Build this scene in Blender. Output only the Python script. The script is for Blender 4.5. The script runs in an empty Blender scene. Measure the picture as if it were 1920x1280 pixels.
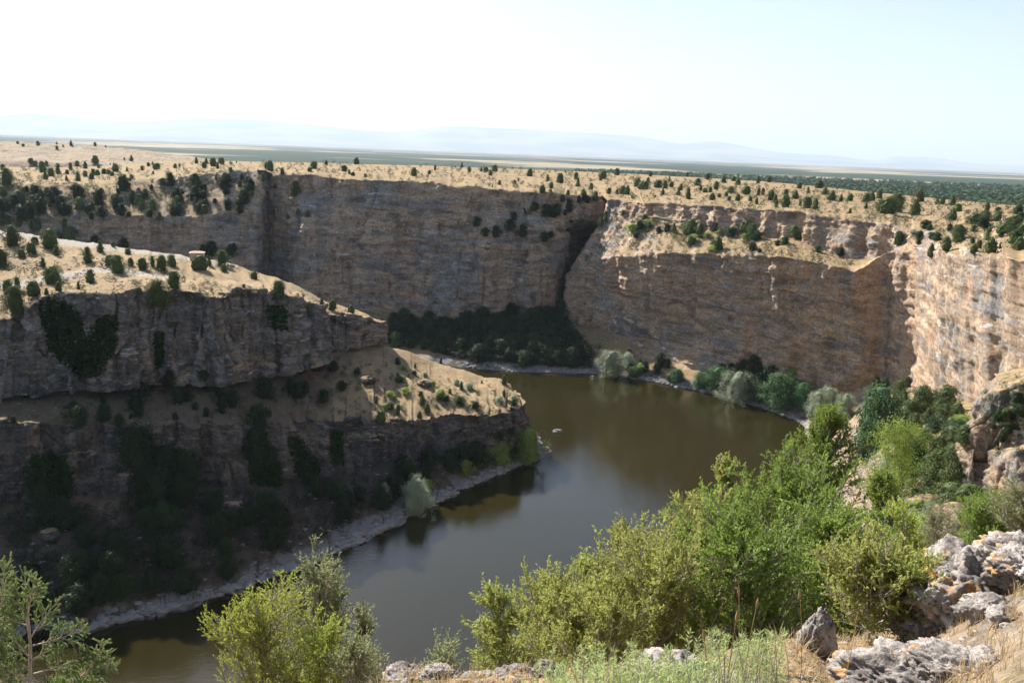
import bpy, math, random, time
import numpy as np
from mathutils import Vector, Matrix
T0 = time.time()
rng = np.random.default_rng(7)
random.seed(7)
SC = bpy.context.scene
COL = SC.collection
F = 1557.0
PITCH = math.radians(12.8); ROLL = math.radians(2.15)
CAM = np.array([0.0, 0.0, 100.0])
_fw = np.array([0, math.cos(PITCH), -math.sin(PITCH)])
_up0 = np.array([0, math.sin(PITCH), math.cos(PITCH)])
_rt0 = np.array([1.0, 0, 0])
_rt = math.cos(ROLL)*_rt0 + math.sin(ROLL)*_up0
_up = math.cos(ROLL)*_up0 - math.sin(ROLL)*_rt0

def ray(px, py):
    return _rt*((px-960)/F) + _up*((640-py)/F) + _fw
def W(px, py, Y):                      # point on the sight line at forward distance Y
    d = ray(px, py); return CAM + d*(Y/d[1])
def Wz(px, py, z):                     # point on the sight line at height z
    d = ray(px, py); return CAM + d*((z-100.0)/d[2])
def XZ(px, Y, z):                      # point in image column px, distance Y, height z
    py = 640.0
    for _ in range(12):
        p = W(px, py, Y); py -= (z-p[2])/Y*F*0.95
    p = W(px, py, Y); p[2] = z
    return p
def proj(p):
    v = np.asarray(p, float)-CAM
    w = v@_fw
    return 960+F*(v@_rt)/w, 640-F*(v@_up)/w

# ------------------------------------------------------------------ noise
def _hash(ix, iy, iz, seed):
    h = (ix.astype(np.int64)*374761393 + iy.astype(np.int64)*668265263 + iz.astype(np.int64)*2147483647 + seed*974634777) & 0xffffffff
    h = ((h ^ (h >> 13))*1274126177) & 0xffffffff
    h = ((h ^ (h >> 16))*2246822519) & 0xffffffff
    return ((h ^ (h >> 15)) & 0xffffff).astype(np.float64)/float(0xffffff)
def vnoise(p, seed=0):
    q = np.floor(p); f = p-q; u = f*f*f*(f*(f*6-15)+10)
    ix, iy, iz = q[:, 0], q[:, 1], q[:, 2]
    r = 0
    for dx in (0, 1):
        wx = u[:, 0] if dx else 1-u[:, 0]
        for dy in (0, 1):
            wy = u[:, 1] if dy else 1-u[:, 1]
            for dz in (0, 1):
                wz = u[:, 2] if dz else 1-u[:, 2]
                r = r + wx*wy*wz*_hash(ix+dx, iy+dy, iz+dz, seed)
    return r*2-1
def fbm(p, octv=4, seed=0, gain=.5, lac=2.03):
    a = 1.0; s = 0; t = 0; p = p.copy()
    for i in range(octv):
        s = s + a*vnoise(p, seed+i*17); t += a; a *= gain; p = p*lac+11.3
    return s/t
def ridged(p, octv=4, seed=0):
    a = 1.0; s = 0; t = 0; p = p.copy()
    for i in range(octv):
        s = s + a*(1-2*np.abs(vnoise(p, seed+i*13))); t += a; a *= .5; p = p*2.07+5.1
    return s/t

# ------------------------------------------------------------------ mesh helpers
def mesh_np(name, V, Fq, mats=None, midx=None, smooth=False, attrs=None, nper=4):
    me = bpy.data.meshes.new(name)
    V = np.asarray(V, np.float32); Fq = np.asarray(Fq, np.int32).reshape(-1)
    me.vertices.add(len(V)); me.vertices.foreach_set('co', V.ravel())
    nf = len(Fq)//nper
    me.loops.add(len(Fq)); me.loops.foreach_set('vertex_index', Fq)
    me.polygons.add(nf); me.polygons.foreach_set('loop_start', np.arange(0, nf*nper, nper, dtype=np.int32))
    try: me.polygons.foreach_set('loop_total', np.full(nf, nper, np.int32))
    except Exception: pass
    if midx is not None: me.polygons.foreach_set('material_index', np.asarray(midx, np.int32))
    me.polygons.foreach_set('use_smooth', np.full(nf, smooth, bool))
    for k, v in (attrs or {}).items():
        at = me.attributes.new(k, 'FLOAT', 'POINT'); at.data.foreach_set('value', np.asarray(v, np.float32))
    me.update(calc_edges=True); me.validate(verbose=False)
    for m in (mats or []): me.materials.append(m)
    return me
def link(name, me, parent=None, loc=None):
    o = bpy.data.objects.new(name, me); COL.objects.link(o)
    if parent is not None: o.parent = parent
    if loc is not None: o.location = loc
    return o
def tag(o, label=None, cat=None, group=None, kind=None):
    if label: o['label'] = label
    if cat: o['category'] = cat
    if group: o['group'] = group
    if kind: o['kind'] = kind
    return o

def boxmesh(name, x0, x1, y0, y1, z0, z1, mats=None):
    V = [(x, y, z) for z in (z0, z1) for y in (y0, y1) for x in (x0, x1)]
    Fq = [(0, 2, 3, 1), (4, 5, 7, 6), (0, 1, 5, 4), (2, 6, 7, 3), (0, 4, 6, 2), (1, 3, 7, 5)]
    return mesh_np(name, V, Fq, mats or [])

def catmull(P, n_list):
    """P (n,3) control points; n_list samples for every segment -> dense polyline"""
    n = len(P); out = []
    for i in range(n-1):
        p1, p2 = P[i], P[i+1]
        p0 = P[i-1] if i > 0 else 2*p1-p2
        p3 = P[i+2] if i < n-2 else 2*p2-p1
        m1 = (p2-p0)*.5; m2 = (p3-p1)*.5
        L = np.linalg.norm(p2-p1)+1e-6
        for m in (m1, m2):
            k = np.linalg.norm(m)
            if k > 1.3*L: m *= 1.3*L/k
        t = np.linspace(0, 1, n_list[i], endpoint=False)[:, None]
        out.append((2*t**3-3*t**2+1)*p1+(t**3-2*t**2+t)*m1+(-2*t**3+3*t**2)*p2+(t**3-t**2)*m2)
    out.append(P[-1][None])
    return np.concatenate(out)

def loft(name, rows, useg, vseg, amps, mat, rough=1.0, seed=0, vscale=1.0, strata=1.0, attrs_fn=None, fiss=1.0, ucol=None, jit=None):
    """rows (top/back to bottom/front) of control points, lofted to a dense grid and weathered by 3-D noise"""
    R = [catmull(np.array(r, float), useg) for r in rows]
    nu = len(R[0]); G = []; A = []
    if jit:                                              # ragged rims: bays, noses and notches along the edge
        for j, (hz_, vt_) in enumerate(jit):
            if not hz_ and not vt_: continue
            C_ = R[j]; Tn = np.gradient(C_, axis=0); Nn = np.stack([Tn[:, 1], -Tn[:, 0], Tn[:, 2]*0], 1); Nn /= np.linalg.norm(Nn, axis=1, keepdims=True)+1e-9
            q = C_*np.array([1, 1, 0])/vscale
            a_ = fbm(q/16, 4, seed+201, gain=.62)+.5*np.sign(vnoise(q/7, seed+207))*np.abs(vnoise(q/7, seed+207))**.4
            b_ = fbm(q/9, 4, seed+211, gain=.6)
            R[j] = C_+Nn*(a_*hz_)[:, None]+np.array([0, 0, 1.])*(b_*vt_)[:, None]
    for j in range(len(R)-1):
        t = np.linspace(0, 1, vseg[j], endpoint=False)
        # ease keeps rims round instead of knife sharp
        for tt in t:
            G.append(R[j]*(1-tt)+R[j+1]*tt); A.append(np.full(nu, amps[j]*(1-tt)+amps[j+1]*tt))
    G.append(R[-1]); A.append(np.full(nu, amps[-1]))
    G = np.array(G); A = np.array(A)
    for _ in range(2):                                   # soften the rims
        H = G.copy(); H[1:-1] = (G[:-2]+2*G[1:-1]+G[2:])/4; G = H
    dv = np.gradient(G, axis=0); du = np.gradient(G, axis=1)
    N = np.cross(dv, du); N /= (np.linalg.norm(N, axis=2, keepdims=True)+1e-9)
    nv = G.shape[0]
    if ucol is not None: A = A*ucol(np.linspace(0, 1, nu))[None, :]
    P = G.reshape(-1, 3); N = N.reshape(-1, 3); a = A.reshape(-1)
    steep = np.clip(1.25-np.abs(N[:, 2])*1.25, 0, 1)
    D = displace(P, seed, rough, vscale, strata, fiss)
    soft = fbm(P/22, 4, seed+91)*1.0+fbm(P/5, 3, seed+95)*.25
    d = a*(D*steep+soft*(1-steep)*.55)
    Q = P+N*d[:, None]
    idx = np.arange(nv*nu).reshape(nv, nu)
    # winding so that normals follow dv x du
    Fq = np.stack([idx[:-1, :-1], idx[1:, :-1], idx[1:, 1:], idx[:-1, 1:]], -1).reshape(-1, 4)
    at = {'cav': np.clip(D, -1.5, 1.5)}
    if attrs_fn: at.update(attrs_fn(Q))
    me = mesh_np(name, Q, Fq, [mat], smooth=True, attrs=at)
    o = link(name, me)
    return o

def displace(P, seed, rough, vs, strata, fiss):
    big = fbm(P/np.array([30, 30, 46])/vs, 3, seed)+.9*fbm(P/np.array([13, 13, 160.])/vs, 2, seed+2)
    wob = fbm(P/np.array([14, 14, 30.])/vs, 2, seed+40)
    Pw = P+wob[:, None]*np.array([5., 5., 0])*vs
    col = ridged(Pw/np.array([10, 10, 55.])/vs, 3, seed+5)         # vertical fissures and buttresses
    cr = np.abs(vnoise(Pw/np.array([7, 7, 38.])/vs, seed+61))      # sharp joints
    joint = np.clip(1-cr/.10, 0, 1)*np.clip(fbm(P/25/vs, 2, seed+63)*3+.3, 0, 1)
    z = P[:, 2]/vs+fbm(P/45/vs, 3, seed+8)*5
    zz = np.stack([P[:, 0]/130/vs, P[:, 1]/130/vs, z/3.4], 1)
    lay = vnoise(zz, seed+3)+.5*vnoise(zz*2.3+3, seed+4)+.3*vnoise(zz*5.1+3, seed+6)     # beds
    lay = np.sign(lay)*np.abs(lay)**.7*np.clip(.5+1.6*fbm(P/18/vs, 3, seed+71), 0, 1.2)
    blk = vnoise(np.stack([P[:, 0]/4.5, P[:, 1]/4.5, np.floor(z/2.6)*3.7], 1)/vs, seed+81)  # blocks within a bed
    blk = np.sign(blk)*np.abs(blk)**.5
    fine = fbm(P/np.array([3.0, 3.0, 2.4])/vs, 5, seed+21, gain=.62)
    mid = ridged(P/np.array([8, 8, 10])/vs, 4, seed+33)
    return big*1.1-np.clip(col-.25, 0, 1)*1.2*fiss+col*.2*fiss-joint*.8*fiss+lay*.17*strata+blk*.12*strata+fine*.5*rough+mid*.32

# ------------------------------------------------------------------ nodes
class NT:
    def __init__(s, name):
        s.m = bpy.data.materials.new(name); s.m.use_nodes = True; s.t = s.m.node_tree; s.t.nodes.clear()
        s.out = s.t.nodes.new('ShaderNodeOutputMaterial')
    def n(s, typ, **kw):
        nd = s.t.nodes.new(typ)
        for k, v in kw.items():
            if k.startswith('i_'):
                nm = k[2:]; nm = int(nm) if nm.isdigit() else nm
                s.set(nd.inputs[nm], v)
            else: setattr(nd, k, v)
        return nd
    def set(s, inp, v):
        if isinstance(v, bpy.types.NodeSocket): s.t.links.new(v, inp)
        elif hasattr(v, 'outputs'): s.t.links.new(v.outputs[0], inp)
        else: inp.default_value = v
    def math(s, op, a, b=None, c=None, clamp=False):
        nd = s.n('ShaderNodeMath', operation=op, use_clamp=clamp); s.set(nd.inputs[0], a)
        if b is not None: s.set(nd.inputs[1], b)
        if c is not None: s.set(nd.inputs[2], c)
        return nd.outputs[0]
    def mix(s, f, a, b, mode='MIX'):
        nd = s.n('ShaderNodeMix', data_type='RGBA', blend_type=mode)
        s.set(nd.inputs[0], f); s.set(nd.inputs[6], col4(a)); s.set(nd.inputs[7], col4(b)); return nd.outputs[2]
    def pos(s):
        g = s.n('ShaderNodeNewGeometry'); return g
    def noise(s, vec, scale, detail=4, rough=.55, out=0, dist=0.0):
        nd = s.n('ShaderNodeTexNoise'); s.set(nd.inputs['Vector'], vec); nd.inputs['Scale'].default_value = scale
        nd.inputs['Detail'].default_value = detail; nd.inputs['Roughness'].default_value = rough; nd.inputs['Distortion'].default_value = dist
        return nd.outputs[out]
    def scale(s, vec, sx, sy, sz):
        nd = s.n('ShaderNodeVectorMath', operation='MULTIPLY'); s.set(nd.inputs[0], vec); nd.inputs[1].default_value = (sx, sy, sz); return nd.outputs[0]
    def step(s, v, lo, hi):
        nd = s.n('ShaderNodeMapRange', interpolation_type='SMOOTHSTEP'); s.set(nd.inputs[0], v); nd.inputs[1].default_value = lo; nd.inputs[2].default_value = hi; return nd.outputs[0]
    def attr(s, name):
        return s.n('ShaderNodeAttribute', attribute_name=name).outputs['Fac']
    def bsdf(s, col, rough=.9, spec=.2, normal=None, **kw):
        b = s.n('ShaderNodeBsdfPrincipled'); s.set(b.inputs['Base Color'], col4(col)); s.set(b.inputs['Roughness'], rough)
        b.inputs['Specular IOR Level'].default_value = spec
        if normal is not None: s.set(b.inputs['Normal'], normal)
        for k, v in kw.items(): s.set(b.inputs[k], v)
        return b.outputs[0]
    def bump(s, h, dist, strength=1.0):
        b = s.n('ShaderNodeBump'); b.inputs['Strength'].default_value = strength; b.inputs['Distance'].default_value = dist
        s.set(b.inputs['Height'], h); return b.outputs[0]
    def done(s, sh, vol=None):
        if sh is not None: s.set(s.out.inputs['Surface'], sh)
        if vol is not None: s.set(s.out.inputs['Volume'], vol)
        return s.m
def col4(c):
    if isinstance(c, (tuple, list)) and len(c) == 3: return (*c, 1.0)
    return c

def terrain_mat(name, orange=.5, grey=.5, dark=.5, grass=(.34, .245, .13), s=1.0, scrub=.5, pale=.35, rocklim=(.64, .86), bump=.5, bright=1.0):
    """weathered limestone cliff where steep, dry grass and scrub where flat"""
    t = NT(name); g = t.pos(); P = g.outputs['Position']; N = g.outputs['Normal']
    sep = t.n('ShaderNodeSeparateXYZ'); t.set(sep.inputs[0], N); nz = sep.outputs[2]
    n_big = t.noise(P, .035*s, 3, .6); n_mid = t.noise(P, .16*s, 5, .62); n_fine = t.noise(P, 1.1*s, 5, .65)
    vert = t.noise(t.scale(P, 1, 1, .12), .22*s, 5, .6)             # run-off stains
    beds = t.noise(t.scale(P, .04, .04, 1), .42*s, 5, .65)          # bedding
    beds2 = t.noise(t.scale(P, .12, .12, 1.6), 1.0*s, 4, .7)
    k = bright*.78
    greyc = (.235*k, .225*k, .215*k); tan = (.36*k, .275*k, .20*k); org = (.45*k, .28*k, .17*k); wht = (.53*k, .475*k, .42*k); drk = (.085*k, .078*k, .072*k)
    c = t.mix(t.step(t.math('ADD', n_big, t.math('MULTIPLY', t.math('SUBTRACT', beds, .5), .9)), .62-grey*.4, .82-grey*.4), tan, greyc)
    c = t.mix(t.math('MULTIPLY', t.step(t.math('ADD', t.math('MULTIPLY', vert, .6), t.math('MULTIPLY', n_mid, .5)), .72-orange*.3, .86-orange*.3), .85), c, org)
    c = t.mix(t.math('MULTIPLY', t.step(t.math('ADD', t.math('MULTIPLY', beds, .7), t.math('MULTIPLY', n_mid, .5)), .80-pale*.25, .86-pale*.25), .6), c, wht)
    c = t.mix(t.math('MULTIPLY', t.step(t.math('ADD', t.math('MULTIPLY', vert, .55), t.math('MULTIPLY', n_mid, .6)), .70-dark*.22, .84-dark*.22), .8), c, drk)
    blot = t.noise(t.scale(P, .8, .8, 2.0), .055*s, 7, .68, dist=.6)
    c = t.mix(t.math('MULTIPLY', t.step(blot, .60-dark*.12, .66-dark*.12), .62), c, (.115*k, .112*k, .118*k))
    c = t.mix(t.math('MULTIPLY', t.step(beds2, .58, .78), .28), c, drk)
    pit = t.noise(t.scale(P, 1, 1, 1.3), .8*s, 3, .7)
    c = t.mix(t.math('MULTIPLY', t.step(pit, .66, .70), .75), c, (.05, .045, .04))
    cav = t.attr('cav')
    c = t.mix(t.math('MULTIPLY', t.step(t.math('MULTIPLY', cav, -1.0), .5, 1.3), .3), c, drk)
    c = t.mix(.6, c, t.mix(t.step(n_fine, .3, .7), (.42, .40, .38), (1.5, 1.5, 1.5)), 'MULTIPLY')
    hum = t.noise(t.scale(P, .7, .7, 2.4), .13*s, 9, .74, dist=.3)
    c = t.mix(.5, c, t.mix(t.step(hum, .38, .64), (.42, .41, .42), (1.42, 1.40, 1.36)), 'MULTIPLY')
    stn = t.noise(t.scale(P, 1, 1, .07), .16*s, 5, .62); pch = t.noise(P, .028*s, 3, .6)
    c = t.mix(t.math('MULTIPLY', t.math('MULTIPLY', t.step(stn, .55, .66), t.step(pch, .42, .58)), .6), c, (.13*k, .115*k, .105*k))
    c = t.mix(t.math('MULTIPLY', t.math('MULTIPLY', t.step(stn, .46, .36), t.step(pch, .55, .40)), .45), c, (.45*k, .33*k, .24*k))
    wpat = t.noise(t.scale(P, .35, .35, 1.6), .22*s, 6, .7, dist=.5)
    c = t.mix(t.math('MULTIPLY', t.step(wpat, .66-pale*.1, .70-pale*.1), .75), c, (.58*k, .55*k, .53*k))
    # ground
    ga = t.noise(P, .09*s, 5, .6); gb = t.noise(P, .9*s, 4, .6)
    gc = t.mix(t.step(ga, .35, .65), grass, tuple(x*.72+y for x, y in zip(grass, (.03, .02, .02))))
    gc = t.mix(t.math('MULTIPLY', t.step(t.math('ADD', t.noise(P, .3*s, 4, .7), t.math('MULTIPLY', t.attr('pale'), .5)), .60, .72), .8), gc, (.37, .335, .295))
    gc = t.mix(.5, gc, t.mix(gb, (.5, .5, .5), (1.45, 1.45, 1.45)), 'MULTIPLY')
    sc = t.math('MULTIPLY', t.step(t.math('ADD', t.noise(P, .55*s, 5, .7), t.math('MULTIPLY', t.noise(P, .05*s, 2), .35)), .80-scrub*.12, .86-scrub*.12), .9)
    gc = t.mix(sc, gc, (.075, .075, .032))
    gc = t.mix(t.attr('shade_earth'), gc, t.mix(t.noise(P, .5*s, 5, .7), (.045, .034, .028), (.15, .11, .085)))  # brown earth, with the spur's shade painted into the ground colour
    pz = t.n('ShaderNodeSeparateXYZ'); t.set(pz.inputs[0], P)
    gr = t.mix(t.noise(P, 1.6, 5, .75), (.09, .085, .08), (.30, .29, .285))
    gr = t.mix(t.step(t.noise(P, .13, 4, .7), .48, .60), gr, (.10, .085, .06))
    gc = t.mix(t.step(t.math('ADD', pz.outputs[2], t.math('MULTIPLY', t.noise(P, .10, 5, .7), 6.0)), 6.0, 5.0), gc, gr)
    vf = t.noise(P, 9.0, 5, .75)
    gc = t.mix(.45, gc, t.mix(vf, (.45, .43, .40), (1.5, 1.5, 1.5)), 'MULTIPLY')
    f = t.step(t.math('ADD', nz, t.math('MULTIPLY', t.math('SUBTRACT', t.noise(P, .35*s, 5, .75), .5), .75)), *rocklim)
    c = t.mix(f, c, gc)
    h = t.math('ADD', t.math('MULTIPLY', n_fine, .6), t.math('ADD', t.math('MULTIPLY', beds2, .7), t.noise(P, 3.5*s, 4, .7)))
    return t.done(t.bsdf(c, .95, .1, normal=t.bump(h, bump/s, .8)))
# ------------------------------------------------------------------ camera, light, sky
SUN_AZ = math.radians(40); SUN_EL = math.radians(37.5)       # sun ahead and to the left
cd = bpy.data.cameras.new('camera'); cam = bpy.data.objects.new('camera', cd); COL.objects.link(cam)
cd.sensor_width = 36; cd.lens = 36*F/1920; cd.clip_end = 120000; cd.clip_start = .1
cam.matrix_world = Matrix(((_rt[0], _up[0], -_fw[0], CAM[0]), (_rt[1], _up[1], -_fw[1], CAM[1]), (_rt[2], _up[2], -_fw[2], CAM[2]), (0, 0, 0, 1)))
SC.camera = cam
wd = bpy.data.worlds.new('World'); SC.world = wd; wd.use_nodes = True
nt = wd.node_tree; bg = nt.nodes['Background']; sk = nt.nodes.new('ShaderNodeTexSky'); sk.sky_type = 'NISHITA'
sk.sun_disc = False; sk.sun_elevation = SUN_EL; sk.sun_rotation = -SUN_AZ; sk.air_density = 1.0; sk.dust_density = 1.2; sk.ozone_density = 1.0
nt.links.new(sk.outputs[0], bg.inputs[0]); bg.inputs[1].default_value = .062
sl = bpy.data.lights.new('sun', 'SUN'); sl.energy = 5.0; sl.angle = math.radians(.5); sl.color = (1, .955, .88)
so = bpy.data.objects.new('sun', sl); COL.objects.link(so)
sd = Vector((-math.sin(SUN_AZ)*math.cos(SUN_EL), math.cos(SUN_AZ)*math.cos(SUN_EL), math.sin(SUN_EL)))
so.rotation_euler = sd.to_track_quat('Z', 'Y').to_euler(); so.location = (0, 0, 300)
SC.view_settings.view_transform = 'Standard'; SC.view_settings.look = 'None'; SC.view_settings.exposure = 1.42; SC.view_settings.gamma = 1
SC.render.engine = 'CYCLES'
SC.cycles.use_denoising = True
SC.cycles.max_bounces = 5; SC.cycles.diffuse_bounces = 3; SC.cycles.transparent_max_bounces = 8; SC.cycles.transmission_bounces = 3
SC.cycles.use_adaptive_sampling = True; SC.cycles.adaptive_threshold = .015

# ------------------------------------------------------------------ terrain materials
M_far = terrain_mat('far_cliff_rock', orange=.5, grey=.42, dark=.45, bright=1.45, rocklim=(.72, .93), s=1.0, scrub=.45, bump=.5)
M_right = terrain_mat('right_cliff_rock', orange=.62, grey=.32, dark=.26, s=1.0, scrub=.35, bump=.6, bright=1.45, rocklim=(.70, .90))
M_near = terrain_mat('spur_rock', orange=.35, grey=.85, dark=.7, bright=1.15, s=1.6, scrub=.35, pale=.5, bump=.5, grass=(.36,.26,.145))
M_terr = terrain_mat('shaded_terrace_rock', orange=.25, grey=.95, dark=.9, bright=.8, s=1.6, scrub=.35, pale=.5, bump=.5, grass=(.36,.26,.145))  # darker copy of the spur rock, shade of the lower tier put into its colour
M_slope = terrain_mat('slope_rock', orange=.6, grey=.5, dark=.35, s=2.2, scrub=.8, bump=.4)

# ------------------------------------------------------------------ far wall (B)
def rowY(px, py, Y): return [W(a, b, c) for a, b, c in zip(px, py, Y)]
def rowz(px, py, z): return [Wz(a, b, z) for a, b in zip(px, py)]
pxB = [-250, 0, 150, 300, 400, 480, 500, 560, 640, 760, 880, 960, 1030, 1090, 1140, 1220]
B = []
yb0 = [680, 680, 700, 720, 740, 750, 750, 750, 750, 750, 750, 750, 750, 750, 750, 750]
r0 = rowY(pxB, [300, 312, 312, 303, 301, 303, 303, 304, 306, 309, 313, 316, 319, 321, 323, 327], yb0)
rm = [np.array([p[0]*1.5, p[1]*1.5, 40.]) for p in r0]
B.append(rm); B.append(r0)
B.append(rowY(pxB, [345, 345, 345, 338, 323, 320, 322, 328, 331, 336, 348, 356, 362, 368, 372, 380], [500, 500, 500, 495, 488, 480, 492, 478, 470, 462, 456, 455, 458, 470, 500, 540]))
B.append(rowY(pxB, [365, 365, 362, 362, 345, 340, 355, 360, 378, 385, 392, 400, 405, 410, 420, 430], [492, 488, 484, 480, 480, 472, 491, 474, 467, 459, 454, 453, 456, 468, 496, 536]))
def lastp(a, px3): return a[:-3]+px3
B.append(rowY(lastp(pxB, [1072, 1098, 1150]), [405, 405, 408, 405, 402, 400, 432, 412, 415, 432, 432, 430, 432, 440, 450, 460], [470, 465, 462, 458, 456, 455, 480, 459, 461, 456, 447, 445, 448, 478, 520, 560]))
B.append(rowY(lastp(pxB, [1046, 1058, 1085]), [545, 540, 535, 530, 530, 535, 540, 555, 575, 588, 602, 592, 582, 590, 600, 620], [466, 461, 458, 454, 452, 451, 476, 452, 452, 449, 441, 441, 446, 478, 522, 562]))
B.append(rowz(pxB, [600, 610, 615, 625, 632, 640, 642, 650, 656, 664, 678, 684, 687, 690, 692, 697], 2.0))
B.append(rowz(pxB, [606, 616, 622, 633, 640, 648, 650, 658, 665, 676, 690, 696, 699, 701, 702, 706], 0.0))
B.append(rowz(pxB, [626, 636, 642, 653, 660, 668, 670, 678, 685, 700, 710, 720, 722, 722, 722, 724], -5.0))
useg = [40 if i == 0 else max(10, int((pxB[i+1]-pxB[i])/2.2)) for i in range(len(pxB)-1)]
def att0(Q): return {'pale': np.zeros(len(Q))}
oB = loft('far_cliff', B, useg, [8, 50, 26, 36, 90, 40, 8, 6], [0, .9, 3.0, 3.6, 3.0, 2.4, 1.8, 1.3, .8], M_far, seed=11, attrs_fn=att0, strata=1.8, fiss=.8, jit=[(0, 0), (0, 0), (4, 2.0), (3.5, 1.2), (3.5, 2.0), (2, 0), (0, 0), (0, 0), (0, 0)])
tag(oB, kind='structure')

# ------------------------------------------------------------------ right wall (C) turning into the sunlit wall (D)
def L3(lst): return [W(*p) for p in lst]
C = []
c0 = L3([(1110, 325, 760), (1100, 323, 755), (1095, 322, 750), (1130, 323, 740), (1200, 327, 700), (1300, 331, 680), (1400, 337, 650), (1500, 345, 600), (1600, 355, 560), (1660, 361, 540), (1700, 365, 520), (1750, 370, 500), (1830, 378, 470), (1900, 384, 450), (2000, 392, 420), (2150, 405, 400)])
C.append([np.array([p[0]*1.4, p[1]*1.4, 40.]) for p in c0]); C.append(c0)
C.append(L3([(1160, 374, 573), (1148, 374, 500), (1137, 374, 457), (1165, 375, 453), (1220, 380, 428), (1300, 383, 403), (1400, 388, 381), (1500, 398, 361), (1600, 412, 343), (1660, 418, 322), (1700, 428, 312), (1750, 430, 290), (1830, 430, 265), (1900, 432, 240), (2000, 440, 205), (2150, 450, 170)]))
C.append(L3([(1158, 398, 556), (1142, 400, 497), (1133, 404, 454), (1160, 403, 449), (1215, 418, 423), (1300, 430, 398), (1400, 440, 376), (1500, 452, 355), (1588, 486, 335), (1650, 478, 322), (1700, 450, 308), (1750, 448, 280), (1830, 448, 252), (1900, 450, 228), (2000, 455, 195), (2150, 465, 160)]))
C.append(L3([(1110, 500, 556), (1085, 500, 497), (1070, 515, 452), (1110, 490, 436), (1190, 478, 398), (1300, 476, 372), (1400, 478, 349), (1500, 484, 329), (1600, 505, 310), (1660, 476, 308), (1705, 470, 297), (1750, 472, 262), (1830, 478, 226), (1900, 486, 200), (2000, 500, 172), (2150, 520, 140)]))
C.append(L3([(1090, 605, 556), (1064, 602, 497), (1057, 600, 450), (1100, 612, 435), (1200, 632, 401), (1300, 650, 375), (1400, 672, 352), (1500, 693, 332), (1600, 708, 313), (1655, 712, 308), (1690, 716, 298), (1750, 745, 260), (1830, 765, 224), (1900, 785, 199), (2000, 820, 171), (2150, 870, 140)]))
def LZ(lst): return [Wz(*p) for p in lst]
C.append(LZ([(1085, 640, 7), (1075, 640, 7), (1072, 640, 7), (1110, 650, 7), (1200, 668, 7), (1290, 686, 7), (1370, 705, 7), (1450, 728, 7), (1530, 745, 7), (1565, 760, 7), (1590, 780, 6), (1610, 830, 4), (1620, 880, 4), (1640, 930, 4), (1660, 1000, 4), (1700, 1100, 4)]))
C.append(LZ([(1040, 694, 0), (1050, 696, 0), (1060, 697, 0), (1110, 701, 0), (1200, 712, 0), (1290, 729, 0), (1360, 744, 0), (1430, 766, 0), (1500, 792, 0), (1510, 820, 0), (1512, 850, 0), (1500, 900, 0), (1490, 960, 0), (1470, 1020, 0), (1450, 1100, 0), (1400, 1200, 0)]))
C.append(LZ([(1040, 715, -5), (1050, 718, -5), (1060, 720, -5), (1110, 724, -5), (1195, 735, -5), (1280, 755, -5), (1340, 770, -5), (1400, 795, -5), (1465, 820, -5), (1475, 840, -5), (1475, 870, -5), (1470, 920, -5), (1460, 990, -5), (1440, 1050, -5), (1420, 1130, -5), (1370, 1240, -5)]))
pxC = [1030, 1040, 1057, 1100, 1200, 1300, 1400, 1500, 1600, 1660, 1705, 1750, 1830, 1900, 2000, 2150]
useg = [max(24, int((pxC[i+1]-pxC[i])/2.0)) for i in range(14)]+[30]
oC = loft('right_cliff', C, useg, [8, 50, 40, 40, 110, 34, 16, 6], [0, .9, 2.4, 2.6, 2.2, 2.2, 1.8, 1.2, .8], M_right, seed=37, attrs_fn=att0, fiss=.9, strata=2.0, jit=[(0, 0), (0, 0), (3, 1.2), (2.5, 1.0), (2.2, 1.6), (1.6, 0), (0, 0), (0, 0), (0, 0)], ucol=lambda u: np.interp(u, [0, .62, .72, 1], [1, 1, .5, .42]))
tag(oC, kind='structure')

# ------------------------------------------------------------------ near spur (A): upper tier and lower tier
def XL(lst): return [XZ(*p) for p in lst]
A1 = []
A1.append(XL([(-300, 380, 5), (0, 345, 5), (60, 345, 5), (100, 342, 5), (200, 335, 5), (300, 330, 5), (400, 325, 5), (480, 322, 5), (540, 320, 5), (594, 318, 5), (606, 318, 5), (655, 316, 5), (712, 312, 5), (720, 312, 5)]))
A1.append(L3([(-300, 395, 330), (0, 430, 300), (60, 436, 298), (100, 444, 296), (200, 457, 292), (300, 472, 290), (400, 487, 289), (480, 508, 287), (540, 530, 286), (594, 557, 287), (606, 563, 288), (655, 578, 289), (712, 599, 290), (718, 601, 293)]))
A1.append(L3([(-300, 520, 250), (0, 510, 250), (60, 505, 250), (110, 505, 250), (200, 510, 250), (300, 515, 252), (400, 525, 262), (490, 530, 268), (550, 545, 270), (598, 566, 276), (612, 572, 281), (658, 584, 284), (714, 601, 287), (720, 602, 291.5)]))
A1.append(L3([(-300, 660, 190), (0, 592, 205), (60, 570, 208), (100, 548, 211), (200, 548, 216), (300, 542, 223), (400, 548, 233), (500, 545, 245), (560, 560, 252), (600, 582, 264), (618, 588, 275), (660, 590, 280), (715, 603, 286), (721, 604, 292)]))
A1.append(L3([(-300, 820, 182), (0, 752, 199), (60, 742, 203), (120, 735, 206), (210, 731, 211), (300, 724, 220), (400, 718, 229), (500, 710, 240), (590, 686, 249), (604, 672, 260), (622, 662, 271), (662, 652, 277), (716, 645, 284), (722, 645, 291)]))
pxA = [-200, 0, 60, 110, 200, 300, 400, 490, 550, 600, 618, 658, 714, 745]
useg = [max(16, int((pxA[i+1]-pxA[i])/1.8)) for i in range(13)]
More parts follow.
